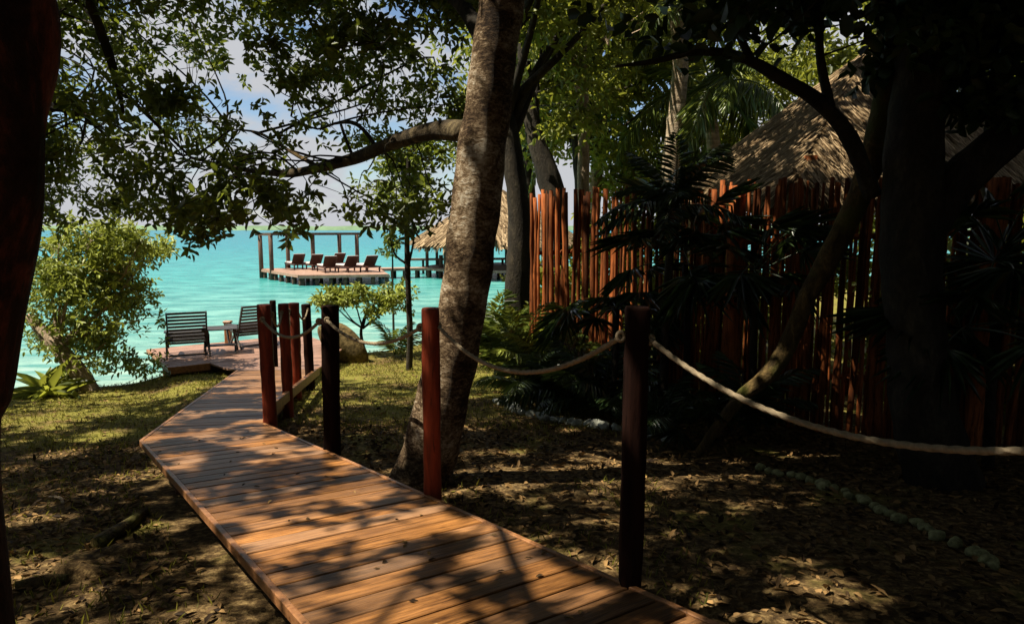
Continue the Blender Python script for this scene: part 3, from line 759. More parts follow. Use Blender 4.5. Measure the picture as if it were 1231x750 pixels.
# ------------------------------------------------------------------ leaves
def unit(v): return v / (np.linalg.norm(v, axis=-1, keepdims=True) + 1e-9)
def leaf_verts(P, D, N, L, Wd, fold=0.25, curl=0.15, round_=False):
    """six-point folded leaves: P base, D direction, N normal"""
    D = unit(D); S = unit(np.cross(D, N)); N = np.cross(S, D)
    L = L[:, None]; Wd = Wd[:, None]
    dn = N * L * curl
    if round_: a1, w1, a2, w2 = 0.25, 0.46, 0.75, 0.44
    else: a1, w1, a2, w2 = 0.33, 0.46, 0.70, 0.36
    b0 = P; tip = P + D * L - dn
    l1 = P + D * L * a1 - S * Wd * w1 + N * Wd * fold; r1 = P + D * L * a1 + S * Wd * w1 + N * Wd * fold
    l2 = P + D * L * a2 - S * Wd * w2 + N * Wd * fold - dn * 0.5; r2 = P + D * L * a2 + S * Wd * w2 + N * Wd * fold - dn * 0.5
    return np.stack([b0, l1, l2, tip, r2, r1], 1)
def leaf_mesh(name, V, rnd):
    n = len(V); b_ = np.arange(n)[:, None] * 6
    F = np.concatenate([b_ + np.array([[0, 1, 2, 3]]), b_ + np.array([[0, 3, 4, 5]])])
    return mesh_np(name, V.reshape(-1, 3), [F], False, np.repeat(rnd, 6))
def cluster_leaves(C, g, K=9, length=0.08, ratio=0.42, twig=0.12, up=0.35, round_=False, axis=None):
    """K leaves along a short twig at each centre C; returns leaf vertices and a tone per leaf"""
    n = len(C)
    A = unit(g.normal(0, 1, (n, 3)) + np.array([0, 0, 0.15])) if axis is None else unit(axis + g.normal(0, 0.35, (n, 3)))
    T = unit(np.cross(A, g.normal(0, 1, (n, 3)))); B = np.cross(A, T)
    kk = np.arange(K); s = (kk / max(1, K - 1) - 0.35) * twig * 1.4
    ph = kk * 2.4
    P = C[:, None] + A[:, None] * s[None, :, None] + g.normal(0, 0.012, (n, K, 3))
    rad = np.cos(ph)[None, :, None] * T[:, None] + np.sin(ph)[None, :, None] * B[:, None]
    D = rad + A[:, None] * np.linspace(0.15, 1.3, K)[None, :, None] + g.normal(0, 0.3, (n, K, 3)) + np.array([0, 0, -0.15])
    N = np.array([0, 0, 1.0]) * up + g.normal(0, 0.55, (n, K, 3)) + A[:, None] * 0.4
    L = length * g.uniform(0.65, 1.25, (n, K))
    tone = np.clip(g.uniform(0, 1, (n, 1)) * 0.6 + g.uniform(0, 0.5, (n, K)), 0, 1)
    V = leaf_verts(P.reshape(-1, 3), D.reshape(-1, 3), N.reshape(-1, 3), L.ravel(), (L * ratio * g.uniform(0.8, 1.2, (n, K))).ravel(), round_=round_)
    return V, tone.ravel()
def ellipsoid_pts(g, c, r, n, shell=0.35):
    d = unit(g.normal(0, 1, (n, 3))); q = g.uniform(shell ** 3, 1, n) ** (1 / 3)
    return np.asarray(c) + d * q[:, None] * np.asarray(r)
def clumped(g, c, r, n, n_sub, sub_r, shell=0.2):
    """points gathered round sub-centres, so the crown has dense clumps and gaps"""
    sub = ellipsoid_pts(g, c, r, n_sub, shell); w = g.integers(0, n_sub, n)
    sz = g.uniform(0.5, 1.4, n_sub)
    return sub[w] + g.normal(0, 1, (n, 3)) * (sz[w] * sub_r)[:, None] * np.array([1, 1, 0.55]), sub

# the outline of the low branches against the sky and the gaps between them
BOT_X = [-400, 60, 95, 130, 160, 200, 225, 240, 262, 285, 310, 335, 350, 365, 390, 425, 440, 455, 485, 520, 545, 700]
BOT_Y = [330, 330, 262, 268, 258, 282, 312, 300, 285, 268, 258, 262, 302, 262, 278, 270, 282, 275, 290, 275, 250, 250]
GAPS = [(283, 72, 15, 24), (372, 25, 18, 13), (340, 128, 24, 15), (420, 140, 24, 20), (318, 158, 24, 10), (440, 205, 34, 26), (402, 232, 20, 20),
        (230, 92, 20, 18), (258, 110, 22, 12), (300, 116, 20, 10), (190, 20, 12, 8), (240, 222, 22, 14), (290, 245, 20, 9), (110, 135, 10, 9),
        (395, 105, 16, 12), (470, 150, 18, 10), (180, 235, 16, 8), (355, 225, 15, 9), (130, 225, 10, 7), (350, 62, 12, 10), (80, 250, 14, 10), (215, 195, 12, 7), (90, 70, 9, 7), (300, 205, 14, 8), (430, 60, 10, 8)]
def sky_trim(C, g, margin=9):
    q = proj(C); inframe = (q[:, 2] > 0.5) & (q[:, 0] > -80) & (q[:, 0] < 1310) & (q[:, 1] > -30)
    keep = ~(inframe & (q[:, 1] > np.interp(q[:, 0], BOT_X, BOT_Y) - margin))
    for x, y, a, b_ in GAPS:
        e = ((q[:, 0] - x) / a) ** 2 + ((q[:, 1] - y) / b_) ** 2
        keep &= ~(inframe & (e < 1.15) & (g.uniform(0, 1, len(C)) < 0.96))
    keep &= (np.linalg.norm(C - np.array([0, 0, EYE]), axis=1) > 2.2)
    return C[keep]
def hides(C, y_limit=None):
    """drop clusters that would hang into the view in front of everything"""
    q = proj(C); return C[~((q[:, 2] > 0.3) & (q[:, 2] < 3.6) & (q[:, 1] > -25) & (q[:, 0] > -60) & (q[:, 0] < 1290))]
def twigs_to(name, C, limbs, g, n, mat, parent, r=(0.003, 0.012), maxlen=1.6, sub=None):
    """thin twigs from clusters back towards the nearest limb point"""
    Lp = np.vstack(limbs); idx = g.choice(len(C), min(n, len(C)), replace=False); paths, rads = [], []
    for k in idx:
        c_ = C[k]; d = np.linalg.norm(Lp - c_, axis=1); p = Lp[np.argmin(d)]
        v = p - c_; L = np.linalg.norm(v)
        if L > maxlen: p = c_ + v / L * maxlen
        mid = (c_ + p) / 2 + g.normal(0, 0.07, 3) * min(L, maxlen); u = np.linspace(0, 1, 5)[:, None]
        paths.append(p * (1 - u) ** 2 + 2 * mid * u * (1 - u) + c_ * u * u); rads.append(np.linspace(r[1] * min(1, 0.3 + L / maxlen), r[0], 5))
    o = many_tubes(name, paths, rads, mat, parent); o['kind'] = 'stuff'; return o
SUNV = np.array(SUN)
def sun_clear(C, targets, g):
    """leave openings in a crown where the sun reaches the given spots: (point, radius, share removed)"""
    for p, r, f in targets:
        v = C - np.asarray(p, float); along = v @ SUNV
        d = np.linalg.norm(v - np.outer(along, SUNV), axis=1)
        C = C[~((along > 0.8) & (d < r) & (g.uniform(0, 1, len(C)) < f))]
    return C
LIT = [(at(110, 330, 11.5), 1.5, 0.97), (at(60, 400, 11.5), 1.0, 0.9), ((-3.2, 13.8, 1.0), 1.2, 0.9), ((-5.6, 12.4, 0.6), 1.7, 0.65), ((-1.5, 10.5, 0.4), 2.4, 0.72), ((-1.2, 7.6, 0.7), 1.4, 0.6), ((-3.0, 8.4, 0.8), 1.1, 0.5), ((0.6, 7.4, 0.7), 1.0, 0.45), ((-5.2, 10.6, 0.4), 0.9, 0.45), (at(812, 130, 13.5), 0.6, 0.95), (at(702, 180, 14), 0.4, 0.9),
       (at(545, 430, 4.65), 0.30, 0.95), (at(560, 330, 4.65), 0.30, 0.95), (at(570, 230, 4.65), 0.30, 0.95), (at(580, 120, 4.65), 0.30, 0.9), (at(590, 30, 4.65), 0.30, 0.9), (at(530, 500, 4.65), 0.2, 0.6),
       (at(665, 330, 9.0), 0.55, 0.9), (at(650, 270, 9.2), 0.4, 0.9), (at(630, 390, 9.3), 0.7, 0.9), ((4.5, 9.0, 4.0), 0.7, 0.8), (at(940, 410, 5.5), 0.2, 0.9), (at(905, 465, 5.5), 0.2, 0.9)]
LIT += [((2.34, 7.18, 3.0), 0.32, 0.97), (at(715, 270, 8.2), 0.5, 0.92), (at(700, 340, 8.3), 0.45, 0.8), (at(915, 255, 6.4), 0.35, 0.85), ((0.75, 2.2, 2.27), 0.22, 0.85), (at(870, 160, 10.5), 0.6, 0.7), (at(815, 95, 13.5), 0.5, 0.97), (at(808, 170, 13.5), 0.5, 0.97)]
LIT += [(on_ground(x, y), r, 0.93) for x, y, r in ((690, 575, 0.12), (1085, 722, 0.16), (860, 690, 0.10), (945, 612, 0.10), (745, 600, 0.10), (905, 640, 0.09), (580, 545, 0.2), (600, 590, 0.15), (1010, 640, 0.07), (840, 720, 0.12), (965, 700, 0.08))]
gl = np.random.default_rng(77)
for _ in range(46):
    q_ = st_(gl.uniform(S0 + 0.02, S1 - 0.02), gl.uniform(1.6, 6.2)); LIT.append(((q_[0], q_[1], float(deck_z(q_[1]))), gl.uniform(0.125, 0.185), 1.0))
for _ in range(16):
    q_ = Bl + (Cl - Bl) * gl.uniform(0, 0.9) + nd2 * gl.uniform(0.1, 1.0); LIT.append(((q_[0], q_[1], float(deck_z(q_[1]))), gl.uniform(0.15, 0.3), 0.95))
for x0, x1, y0, y1, n_, r0, r1 in ((-4.6, -1.4, 2.2, 7.5, 34, 0.14, 0.24), (-6.5, -3.6, 6.5, 10.5, 12, 0.2, 0.35), (-1.0, 1.4, 4.6, 7.5, 14, 0.14, 0.24), (0.8, 2.6, 2.0, 4.5, 9, 0.11, 0.17)):
    for _ in range(n_):
        x_, y_ = gl.uniform(x0, x1), gl.uniform(y0, y1); LIT.append(((x_, y_, float(ground_z(x_, y_))), gl.uniform(r0, r1), 0.95))
def sub_branches(t, subs, limbs, g, mat, n=40):
    Lp = np.vstack(limbs); out = []; paths, rads = [], []
    for c_ in subs[:n]:
        d = np.linalg.norm(Lp - c_, axis=1); k = np.argsort(d)[g.integers(0, 6)]; p = Lp[k]; v = c_ - p; L = np.linalg.norm(v)
        m1 = p + v * 0.35 + g.normal(0, 0.10, 3) * L + np.array([0, 0, 0.06 * L]); m2 = p + v * 0.7 + g.normal(0, 0.10, 3) * L + np.array([0, 0, 0.05 * L])
        q = spline([p, m1, m2, c_], 12); paths.append(q); rads.append(np.linspace(0.004 + 0.005 * min(L, 2), 0.0025, 12)); out.append(q)
    o = many_tubes('branchlets', paths, rads, mat, t, 5); o['kind'] = 'stuff'; return out
def crown(parent, V, T, mat, name='crown'):
    o = link(name, leaf_mesh(name, V, T), mat, parent); o['kind'] = 'stuff'; return o
def tree(name, label, base, cat='tree', group=None):
    t = empty(name, (0, 0, 0)); tag(t, label, cat, group); return t
def limb(t, pts, rad, mat, name='limb', sides=9, n=22, lump=0.06, seed=0):
    tube(name, pts, rad, mat, t, sides, n, lump, seed); return spline(pts, n)

# ---- big leaning tree in the middle
g = np.random.default_rng(11)
ct = tree('leaning_tree', 'big grey-brown tree leaning over the boardwalk beside the red post', None)
zc = 4.65
b0 = at(505, 600, zc); gz = float(ground_z(b0[0], b0[1]))
cpts = [np.array([b0[0] - 0.03, b0[1], gz - 0.1]), at(512, 560, zc), at(533, 480, zc), at(554, 390, zc), at(568, 290, zc), at(577, 200, zc), at(590, 90, zc), at(602, -10, zc), at(618, -160, zc), at(640, -330, zc + 0.1), at(670, -520, zc + 0.2)]
limb(ct, cpts, [0.235, 0.195, 0.178, 0.17, 0.168, 0.165, 0.158, 0.15, 0.14, 0.12, 0.09], M['bark_center'], 'trunk', 28, 90, 0.055, 1)
for dx, dy, r_ in ((0.30, -0.15, 0.06), (0.15, 0.35, 0.06)):
    e = np.array([b0[0] + dx, b0[1] + dy, 0]); e[2] = float(ground_z(e[0], e[1])) - 0.04
    limb(ct, [cpts[0] + np.array([dx * 0.15, dy * 0.15, 0.42]), cpts[0] + np.array([dx * 0.45, dy * 0.45, 0.20]), e], [0.10, 0.09, r_ * 0.6], M['bark_center'], 'root', 9, 12, 0.1, 7)
cl = []
cl.append(limb(ct, [at(560, 158, 4.75), at(520, 158, 5.0), at(480, 168, 5.3), at(440, 185, 5.6), at(400, 197, 5.9), at(350, 208, 6.3), at(300, 205, 6.8), at(230, 190, 7.4)], [0.075, 0.062, 0.056, 0.05, 0.046, 0.038, 0.026, 0.012], M['bark_limb'], 'limb', 9, 36, 0.08, 2))
cl.append(limb(ct, [at(455, 180, 5.5), at(430, 150, 5.7), at(405, 148, 5.9), at(380, 155, 6.2), at(350, 140, 6.5)], [0.02, 0.016, 0.012, 0.009, 0.005], M['bark_dark'], 'branch', 6, 16, 0.1, 3))
cl.append(limb(ct, [at(425, 190, 5.7), at(415, 165, 5.7), at(410, 150, 5.8)], [0.014, 0.012, 0.01], M['bark_dark'], 'branch', 6, 10, 0.1, 4))
cl.append(limb(ct, [at(590, 60, 4.7), at(540, -10, 5.2), at(470, -40, 5.8), at(380, -60, 6.5), at(300, -60, 7.3)], [0.06, 0.05, 0.04, 0.028, 0.012], M['bark_dark'], 'limb', 8, 24, 0.08, 5))
cl.append(limb(ct, [at(380, 200, 6.1), at(345, 180, 6.5), at(310, 160, 7.0), at(270, 155, 7.4)], [0.02, 0.016, 0.012, 0.006], M['bark_moss'], 'branch', 6, 16, 0.1, 6))
C1, sub = clumped(g, (-2.9, 6.9, 4.6), (2.5, 2.0, 1.7), 3700, 150, 0.17)
C2, sub2 = clumped(g, (-0.9, 6.2, 5.1), (1.6, 1.8, 1.6), 1500, 70, 0.18)
C3, sub3 = clumped(g, (-1.25, 8.6, 4.1), (0.9, 0.8, 1.0), 300, 14, 0.2)
LOBES = [(120, 245), (160, 238), (195, 258), (222, 280), (238, 270), (262, 262), (300, 238), (346, 282), (350, 240), (385, 252), (425, 255), (440, 275), (470, 262), (490, 272), (515, 262), (532, 250), (505, 242), (335, 215), (150, 205), (250, 235), (205, 235)]
subL = np.array([at(x, y, 6.6 + 1.5 * math.sin(x)) for x, y in LOBES])
CL = np.vstack([q + g.normal(0, 1, (36, 3)) * np.array([0.19, 0.19, 0.15]) for q in subL])
C = hides(np.vstack([sky_trim(np.vstack([C1, C2, C3]), g), sky_trim(CL, g, 3)])); C = C[~((proj(C)[:, 0] > 600) & (proj(C)[:, 1] > -40))]
C = sun_clear(C, LIT, g)
V, T = cluster_leaves(C, g, 9, 0.082, 0.48, 0.11)
crown(ct, V, T, M['leaf_canopy'])
sb = sky_trim(np.vstack([sub, sub2, sub3]), g, 14); sb = sb[proj(sb)[:, 0] < 590]; g.shuffle(sb); sb = np.vstack([subL, sb])
bb = sub_branches(ct, sb, cl, g, M['bark_dark'], 52)
twigs_to('twigs', C, cl + bb, g, 700, M['bark_dark'], ct, (0.002, 0.005), 0.45)
# overhead crown, beyond the top of the frame
C, _ = clumped(g, (0.6, 5.4, 8.8), (3.6, 3.6, 1.4), 2600, 50, 0.42)
Cb, _ = clumped(g, (-3.0, 7.3, 8.3), (3.4, 2.8, 0.9), 3600, 120, 0.4)  # this layer and the next: unseen leaves added to cut sky light
Cc, _ = clumped(g, (-7.0, 6.3, 8.0), (2.6, 3.4, 0.9), 1900, 80, 0.4)
C = sun_clear(np.vstack([C, Cb, Cc]), LIT + [((-3.2, 8.6, 0.7), 1.0, 0.6), ((-2.6, 10.6, 0.4), 1.5, 0.4)], g)
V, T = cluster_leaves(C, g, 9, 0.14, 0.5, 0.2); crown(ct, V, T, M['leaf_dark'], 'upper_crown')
for k in range(5):
    a = k * 1.25; limb(ct, [cpts[-2], cpts[-1] + np.array([math.cos(a) * 1.0, math.sin(a) * 1.0, 0.6]), cpts[-1] + np.array([math.cos(a) * 2.6, math.sin(a) * 2.6, 1.6])], [0.07, 0.045, 0.015], M['bark_dark'], 'limb', 7, 12, 0.05, k)

# ---- tree at the left edge of the frame
g = np.random.default_rng(12)
lt = tree('red_barked_tree', 'dark red-barked trunk cut off by the left edge of the photo', None)
zl = 1.6
lp = [at(-88, 640, zl), at(-80, 560, zl), at(-56, 450, zl), at(-34, 300, zl), at(-22, 150, zl), at(-11, 0, zl), np.array([-1.24, 1.45, 3.7]), np.array([-1.55, 0.9, 4.8]), np.array([-2.4, 0.3, 6.2]), np.array([-3.6, 0.2, 7.6]), np.array([-4.8, 0.6, 8.9])]
lp[0][2] = float(ground_z(lp[0][0], lp[0][1])) - 0.1
limb(lt, lp, [0.155, 0.135, 0.126, 0.125, 0.125, 0.125, 0.125, 0.12, 0.11, 0.09, 0.07], M['bark_left'], 'trunk', 24, 70, 0.04, 8)
ll = []
for k, (e1, e2) in enumerate((((-3.6, 4.6, 6.6), (-3.8, 7.2, 6.0)), ((-5.2, 2.2, 7.6), (-6.2, 4.4, 7.8)), ((-3.9, 1.6, 7.3), (-3.2, 4.0, 7.6)), ((-2.8, -1.4, 7.0), (-2.6, -2.6, 7.6)), ((-6.8, 1.6, 9.2), (-9.2, 2.6, 9.6)))):
    ll.append(limb(lt, [lp[-3] if k in (0, 3) else lp[-2], np.array(e1), np.array(e2)], [0.035, 0.022, 0.009], M['bark_dark'], 'limb', 8, 16, 0.06, k))
ll.append(limb(lt, [at(60, -120, 5.0), at(95, -30, 5.6), at(122, 40, 6.0), at(140, 95, 6.2), at(148, 135, 6.3)], [0.05, 0.045, 0.04, 0.032, 0.015], M['bark_dark'], 'limb', 7, 16, 0.08, 9))
ll.append(limb(lt, [at(148, 134, 6.3), at(110, 138, 6.4), at(70, 132, 6.6)], [0.018, 0.014, 0.006], M['bark_moss'], 'branch', 6, 10, 0.1, 10))
C1, sub = clumped(g, (-4.6, 7.2, 4.6), (2.6, 2.3, 1.8), 4400, 150, 0.18)
C2, sub2 = clumped(g, (-6.6, 8.6, 4.3), (2.2, 2.0, 1.5), 1300, 60, 0.18)
C = sun_clear(hides(sky_trim(np.vstack([C1, C2]), g)), LIT, g)
V, T = cluster_leaves(C, g, 9, 0.085, 0.48, 0.11); crown(lt, V, T, M['leaf_canopy'])
sb = sky_trim(np.vstack([sub, sub2]), g, 14); g.shuffle(sb)
bb = sub_branches(lt, sb, ll, g, M['bark_dark'], 46)
twigs_to('twigs', C, ll + bb, g, 700, M['bark_dark'], lt, (0.002, 0.005), 0.45)
# the part of the crown that lets the sun through onto the boardwalk
C1, _ = clumped(g, (-4.6, 2.75, 7.5), (2.9, 2.9, 0.6), 2000, 1600, 0.12)
C2, _ = clumped(g, (-9.4, 2.9, 9.4), (2.8, 4.4, 0.9), 1300, 1000, 0.2)
C3, _ = clumped(g, (-2.6, -2.6, 7.0), (3.4, 1.5, 1.8), 2000, 80, 0.45)  # from here on, unseen leaf masses added to block sky behind the viewer
C4, _ = clumped(g, (-7.2, -3.2, 6.2), (2.6, 1.8, 2.2), 1500, 60, 0.45)
C5, _ = clumped(g, (2.4, -2.6, 6.6), (3.0, 1.4, 2.2), 1800, 70, 0.45)
C = sun_clear(hides(np.vstack([C1, C2, C3, C4, C5])), LIT, g)
V, T = cluster_leaves(C, g, 11, 0.11, 0.55, 0.10); crown(lt, V, T, M['leaf_canopy'], 'upper_crown')

# ---- dark many-stemmed tree on the right
g = np.random.default_rng(13)
rt = tree('dark_forked_tree', 'nearly black forked tree in the right foreground with a mossy curved stem', None)
rl = []
s1 = [at(840, 520, 5.5), at(888, 480, 5.5), at(922, 452, 5.5), at(948, 412, 5.5), at(968, 362, 5.45), at(1002, 300, 5.35), at(1050, 190, 5.25), at(1070, 60, 5.2), at(1075, -80, 5.2), at(1080, -300, 5.1)]
s1[0][2] = min(s1[0][2], float(ground_z(s1[0][0], s1[0][1])) + 0.02)
rl.append(limb(rt, s1, [0.035, 0.055, 0.068, 0.068, 0.07, 0.08, 0.09, 0.09, 0.085, 0.06], M['bark_moss'], 'trunk', 14, 60, 0.08, 11))
s3 = [at(1135, 640, 4.7), at(1112, 520, 4.7), at(1098, 400, 4.75), at(1096, 280, 4.8), at(1104, 150, 4.85), at(1122, 0, 4.9), at(1150, -250, 5.0), at(1190, -520, 5.1)]
s3[0][2] = float(ground_z(s3[0][0], s3[0][1])) - 0.1
rl.append(limb(rt, s3, [0.26, 0.21, 0.19, 0.19, 0.18, 0.17, 0.15, 0.10], M['bark_dark'], 'trunk', 16, 50, 0.06, 12))
rl.append(limb(rt, [at(1096, 300, 4.8), at(1150, 222, 4.8), at(1231, 150, 4.8), at(1330, 60, 4.8), at(1440, -80, 4.8)], [0.15, 0.145, 0.13, 0.11, 0.07], M['bark_dark'], 'limb', 12, 30, 0.06, 13))
rl.append(limb(rt, [at(1050, 235, 5.0), at(1022, 168, 4.9), at(985, 122, 4.8), at(935, 92, 4.7), at(890, 68, 4.6), at(840, 62, 4.5), at(785, 74, 4.4), at(740, 80, 4.3)], [0.06, 0.055, 0.05, 0.042, 0.034, 0.026, 0.018, 0.008], M['bark_dark'], 'limb', 9, 34, 0.08, 14))
rl.append(limb(rt, [at(905, 78, 4.65), at(885, 30, 4.7), at(875, -30, 4.8)], [0.03, 0.024, 0.014], M['bark_dark'], 'branch', 7, 12, 0.08, 15))
rl.append(limb(rt, [at(1000, 140, 4.85), at(985, 60, 4.9), at(990, -40, 5.0)], [0.035, 0.03, 0.02], M['bark_dark'], 'branch', 7, 12, 0.08, 16))
C1, _ = clumped(g, (2.9, 4.6, 4.75), (1.6, 0.9, 0.75), 1150, 60, 0.2)
C2, _ = clumped(g, (1.6, 4.4, 4.3), (1.0, 0.5, 0.45), 130, 14, 0.14)
C3, _ = clumped(g, (3.4, 4.9, 4.2), (1.0, 0.6, 0.6), 480, 20, 0.18)
C = np.vstack([C1, C2, C3]); q = proj(C)
lim = np.interp(q[:, 0], [640, 740, 800, 860, 900, 960, 1010, 1060, 1100, 1180, 1260], [40, 110, 130, 70, 130, 165, 150, 140, 140, 165, 190])
C = C[(q[:, 1] < lim - 8) & (q[:, 2] > 3.4)]
# gaps through which the thatch shows
q = proj(C); kp = np.ones(len(C), bool)
for x, y, a, b_ in ((1025, 85, 20, 22), (1000, 60, 10, 8), (960, 135, 12, 10), (1080, 122, 12, 14), (1150, 90, 10, 10), (1225, 85, 10, 12), (840, 105, 26, 22), (915, 40, 14, 14), (750, 110, 26, 30), (830, 25, 22, 18), (940, 75, 12, 10), (690, 60, 30, 50), (770, 25, 26, 18), (800, 110, 20, 20)):
    kp &= (((q[:, 0] - x) / a) ** 2 + ((q[:, 1] - y) / b_) ** 2) > 1.2
C = C[kp]
V, T = cluster_leaves(C, g, 7, 0.11, 0.62, 0.16, round_=True); crown(rt, V, T, M['leaf_dark'])
twigs_to('twigs', C, rl, g, 160, M['bark_dark'], rt, (0.003, 0.010), 0.9)
# dense roof of leaves above the shaded side
C1, _ = clumped(g, (2.2, 3.4, 6.9), (3.6, 3.2, 0.9), 4600, 120, 0.4)
C2, _ = clumped(g, (5.6, 3.6, 6.4), (3.2, 3.4, 1.2), 2600, 50, 0.5)
C3, _ = clumped(g, (1.0, 0.4, 6.6), (3.4, 2.2, 0.9), 1500, 36, 0.45)
C5, _ = clumped(g, (5.2, 8.7, 7.6), (2.4, 1.4, 0.6), 1300, 60, 0.35)  # unseen leaves added to shade the right of the hut roof
C4, _ = clumped(g, (-0.6, 2.9, 7.4), (1.9, 2.6, 0.7), 2600, 160, 0.35)  # unseen leaves added to darken the ground on the right
C = sun_clear(hides(np.vstack([C1, C2, C3, C4, C5])), LIT, g)
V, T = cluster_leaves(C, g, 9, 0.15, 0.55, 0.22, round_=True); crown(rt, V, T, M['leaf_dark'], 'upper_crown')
lc = np.array(s3[-1])
for k in range(6):
    a = k * 1.05; limb(rt, [s3[-2], lc + np.array([math.cos(a) * 1.2, math.sin(a) * 1.2, 0.5]), lc + np.array([math.cos(a) * 3.2, math.sin(a) * 3.2, 0.9])], [0.08, 0.05, 0.015], M['bark_dark'], 'limb', 7, 12, 0.05, k)

# ------------------------------------------------------------------ background and bank trees
def simple_tree(name, label, pts, rad, bark, crowns, leafmat, seed, K=8, length=0.16, ratio=0.5, twig=0.22, group=None, trim=None, limbs=4, sides=12):
    """a tree given by its trunk line and a list of crown volumes (centre, radii, clusters, clumps, clump radius)"""
    g = np.random.default_rng(seed); t = tree(name, label, None, 'tree', group)
    trunk = limb(t, pts, rad, M[bark], 'trunk', sides, 36, 0.06, seed)
    Ls = [trunk[-10:]]; CC = []
    for (c_, r_, n_, ns_, sr) in crowns:
        q, sub = clumped(g, c_, r_, n_, ns_, sr); CC.append(q)
        for k in range(limbs):
            e = sub[g.integers(len(sub))]; s_ = trunk[g.integers(len(trunk) // 2, len(trunk))]
            Ls.append(limb(t, [s_, (s_ + e) / 2 + g.normal(0, 0.15, 3), e], [rad[-1] * 0.8, rad[-1] * 0.5, rad[-1] * 0.15], M[bark], 'limb', 6, 10, 0.06, k))
    C = np.vstack(CC)
    if trim is not None: C = trim(C)
    C = sun_clear(C, LIT, g)
    V, T = cluster_leaves(C, g, K, length, ratio, twig); crown(t, V, T, M[leafmat])
    twigs_to('twigs', C, Ls, g, 60, M[bark], t, (0.004, 0.014), 1.5)
    return t
def gpt(x, y, dz=-0.1): return np.array([x, y, float(ground_z(x, y)) + dz])
def keep_px(fn):
    def f(C):
        q = proj(C); return C[fn(q)]
    return f

# thin dark tree on the bank
p0 = at(492, 452, 12.0)
simple_tree('thin_tree', 'thin dark tree with a small crown standing alone on the grassy bank', [gpt(p0[0], 12.0), at(493, 400, 12.0), at(490, 330, 12.0), at(489, 260, 12.0), at(492, 170, 12.0)], [0.06, 0.055, 0.05, 0.045, 0.03], 'bark_dark',
            [(at(490, 215, 12.0), (0.75, 0.6, 0.8), 420, 16, 0.22)], 'leaf_canopy', 31, 8, 0.12, 0.45, 0.16, limbs=5, sides=8)
# dark trunk right behind the leaning tree
simple_tree('dark_trunk_tree', 'dark rough trunk rising right behind the big leaning tree', [gpt(at(622, 360, 11.5)[0], 11.5), at(622, 340, 11.5), at(624, 270, 11.5), at(616, 190, 11.5), at(604, 110, 11.5), at(596, 20, 11.5), at(590, -80, 11.5)], [0.26, 0.22, 0.19, 0.17, 0.16, 0.14, 0.11], 'bark_dark',
            [(at(650, -40, 11.5), (1.7, 1.3, 1.2), 420, 26, 0.32), ((1.7, 9.9, 7.3), (1.4, 1.5, 0.7), 620, 24, 0.32)], 'leaf_jungle', 32)  # second crown is added above the frame to shade the hut roof
simple_tree('forked_background_tree', 'grey forked tree standing just behind the left end of the stake fence', [gpt(at(668, 300, 13.5)[0], 13.5), at(666, 260, 13.5), at(660, 215, 13.5), at(642, 160, 13.6), at(632, 90, 13.8), at(625, 10, 14)], [0.28, 0.26, 0.24, 0.17, 0.13, 0.09], 'bark_dark',
            [(at(655, 70, 13.5), (1.5, 1.5, 1.5), 480, 30, 0.3)], 'leaf_jungle', 33)
simple_tree('slim_pale_tree', 'slim straight pale trunk between the forked tree and the coconut palm', [gpt(at(701, 300, 14)[0], 14), at(701, 240, 14), at(702, 160, 14), at(700, 80, 14), at(696, -20, 14)], [0.13, 0.12, 0.115, 0.11, 0.10], 'bark_pale',
            [(at(720, -10, 14), (2.0, 1.6, 1.5), 420, 30, 0.35)], 'leaf_jungle', 34)
low_ok = keep_px(lambda q: q[:, 1] < np.interp(q[:, 0], [560, 600, 640, 690, 740, 800, 2000], [140, 170, 205, 220, 320, 420, 420]))
BG = 'jungle trees behind the fence'
for k, (x, y, zc_, r_, n_, lab) in enumerate((
        (1.6, 16.5, 6.6, (2.3, 2.0, 2.4), 1150, 'leafy jungle tree filling the gap between the slim trunk and the palm'),
        (4.6, 18.0, 6.0, (3.0, 2.2, 3.2), 2000, 'leafy jungle tree behind the left edge of the thatched hut'),
        (0.4, 19.0, 7.0, (1.8, 1.8, 2.2), 900, 'leafy jungle tree furthest back beside the lake gap'),
        (8.6, 15.5, 5.8, (3.2, 2.6, 3.6), 2000, 'leafy jungle tree hidden behind the peak of the hut roof'),
        (12.0, 11.0, 5.2, (3.0, 3.2, 3.8), 1900, 'dark jungle tree beyond the hut at the photo edge'))):
    simple_tree('jungle_tree', lab, [gpt(x, y), np.array([x + 0.15, y, 2.5]), np.array([x - 0.1, y, zc_ - 1.0]), np.array([x, y, zc_ + 1.0])], [0.22, 0.18, 0.15, 0.08], 'bark_pale' if k % 2 else 'bark_dark',
                [((x, y, zc_), r_, n_, 46, 0.42)], 'leaf_jungle', 40 + k, 8, 0.20, 0.45, 0.28, BG, low_ok)
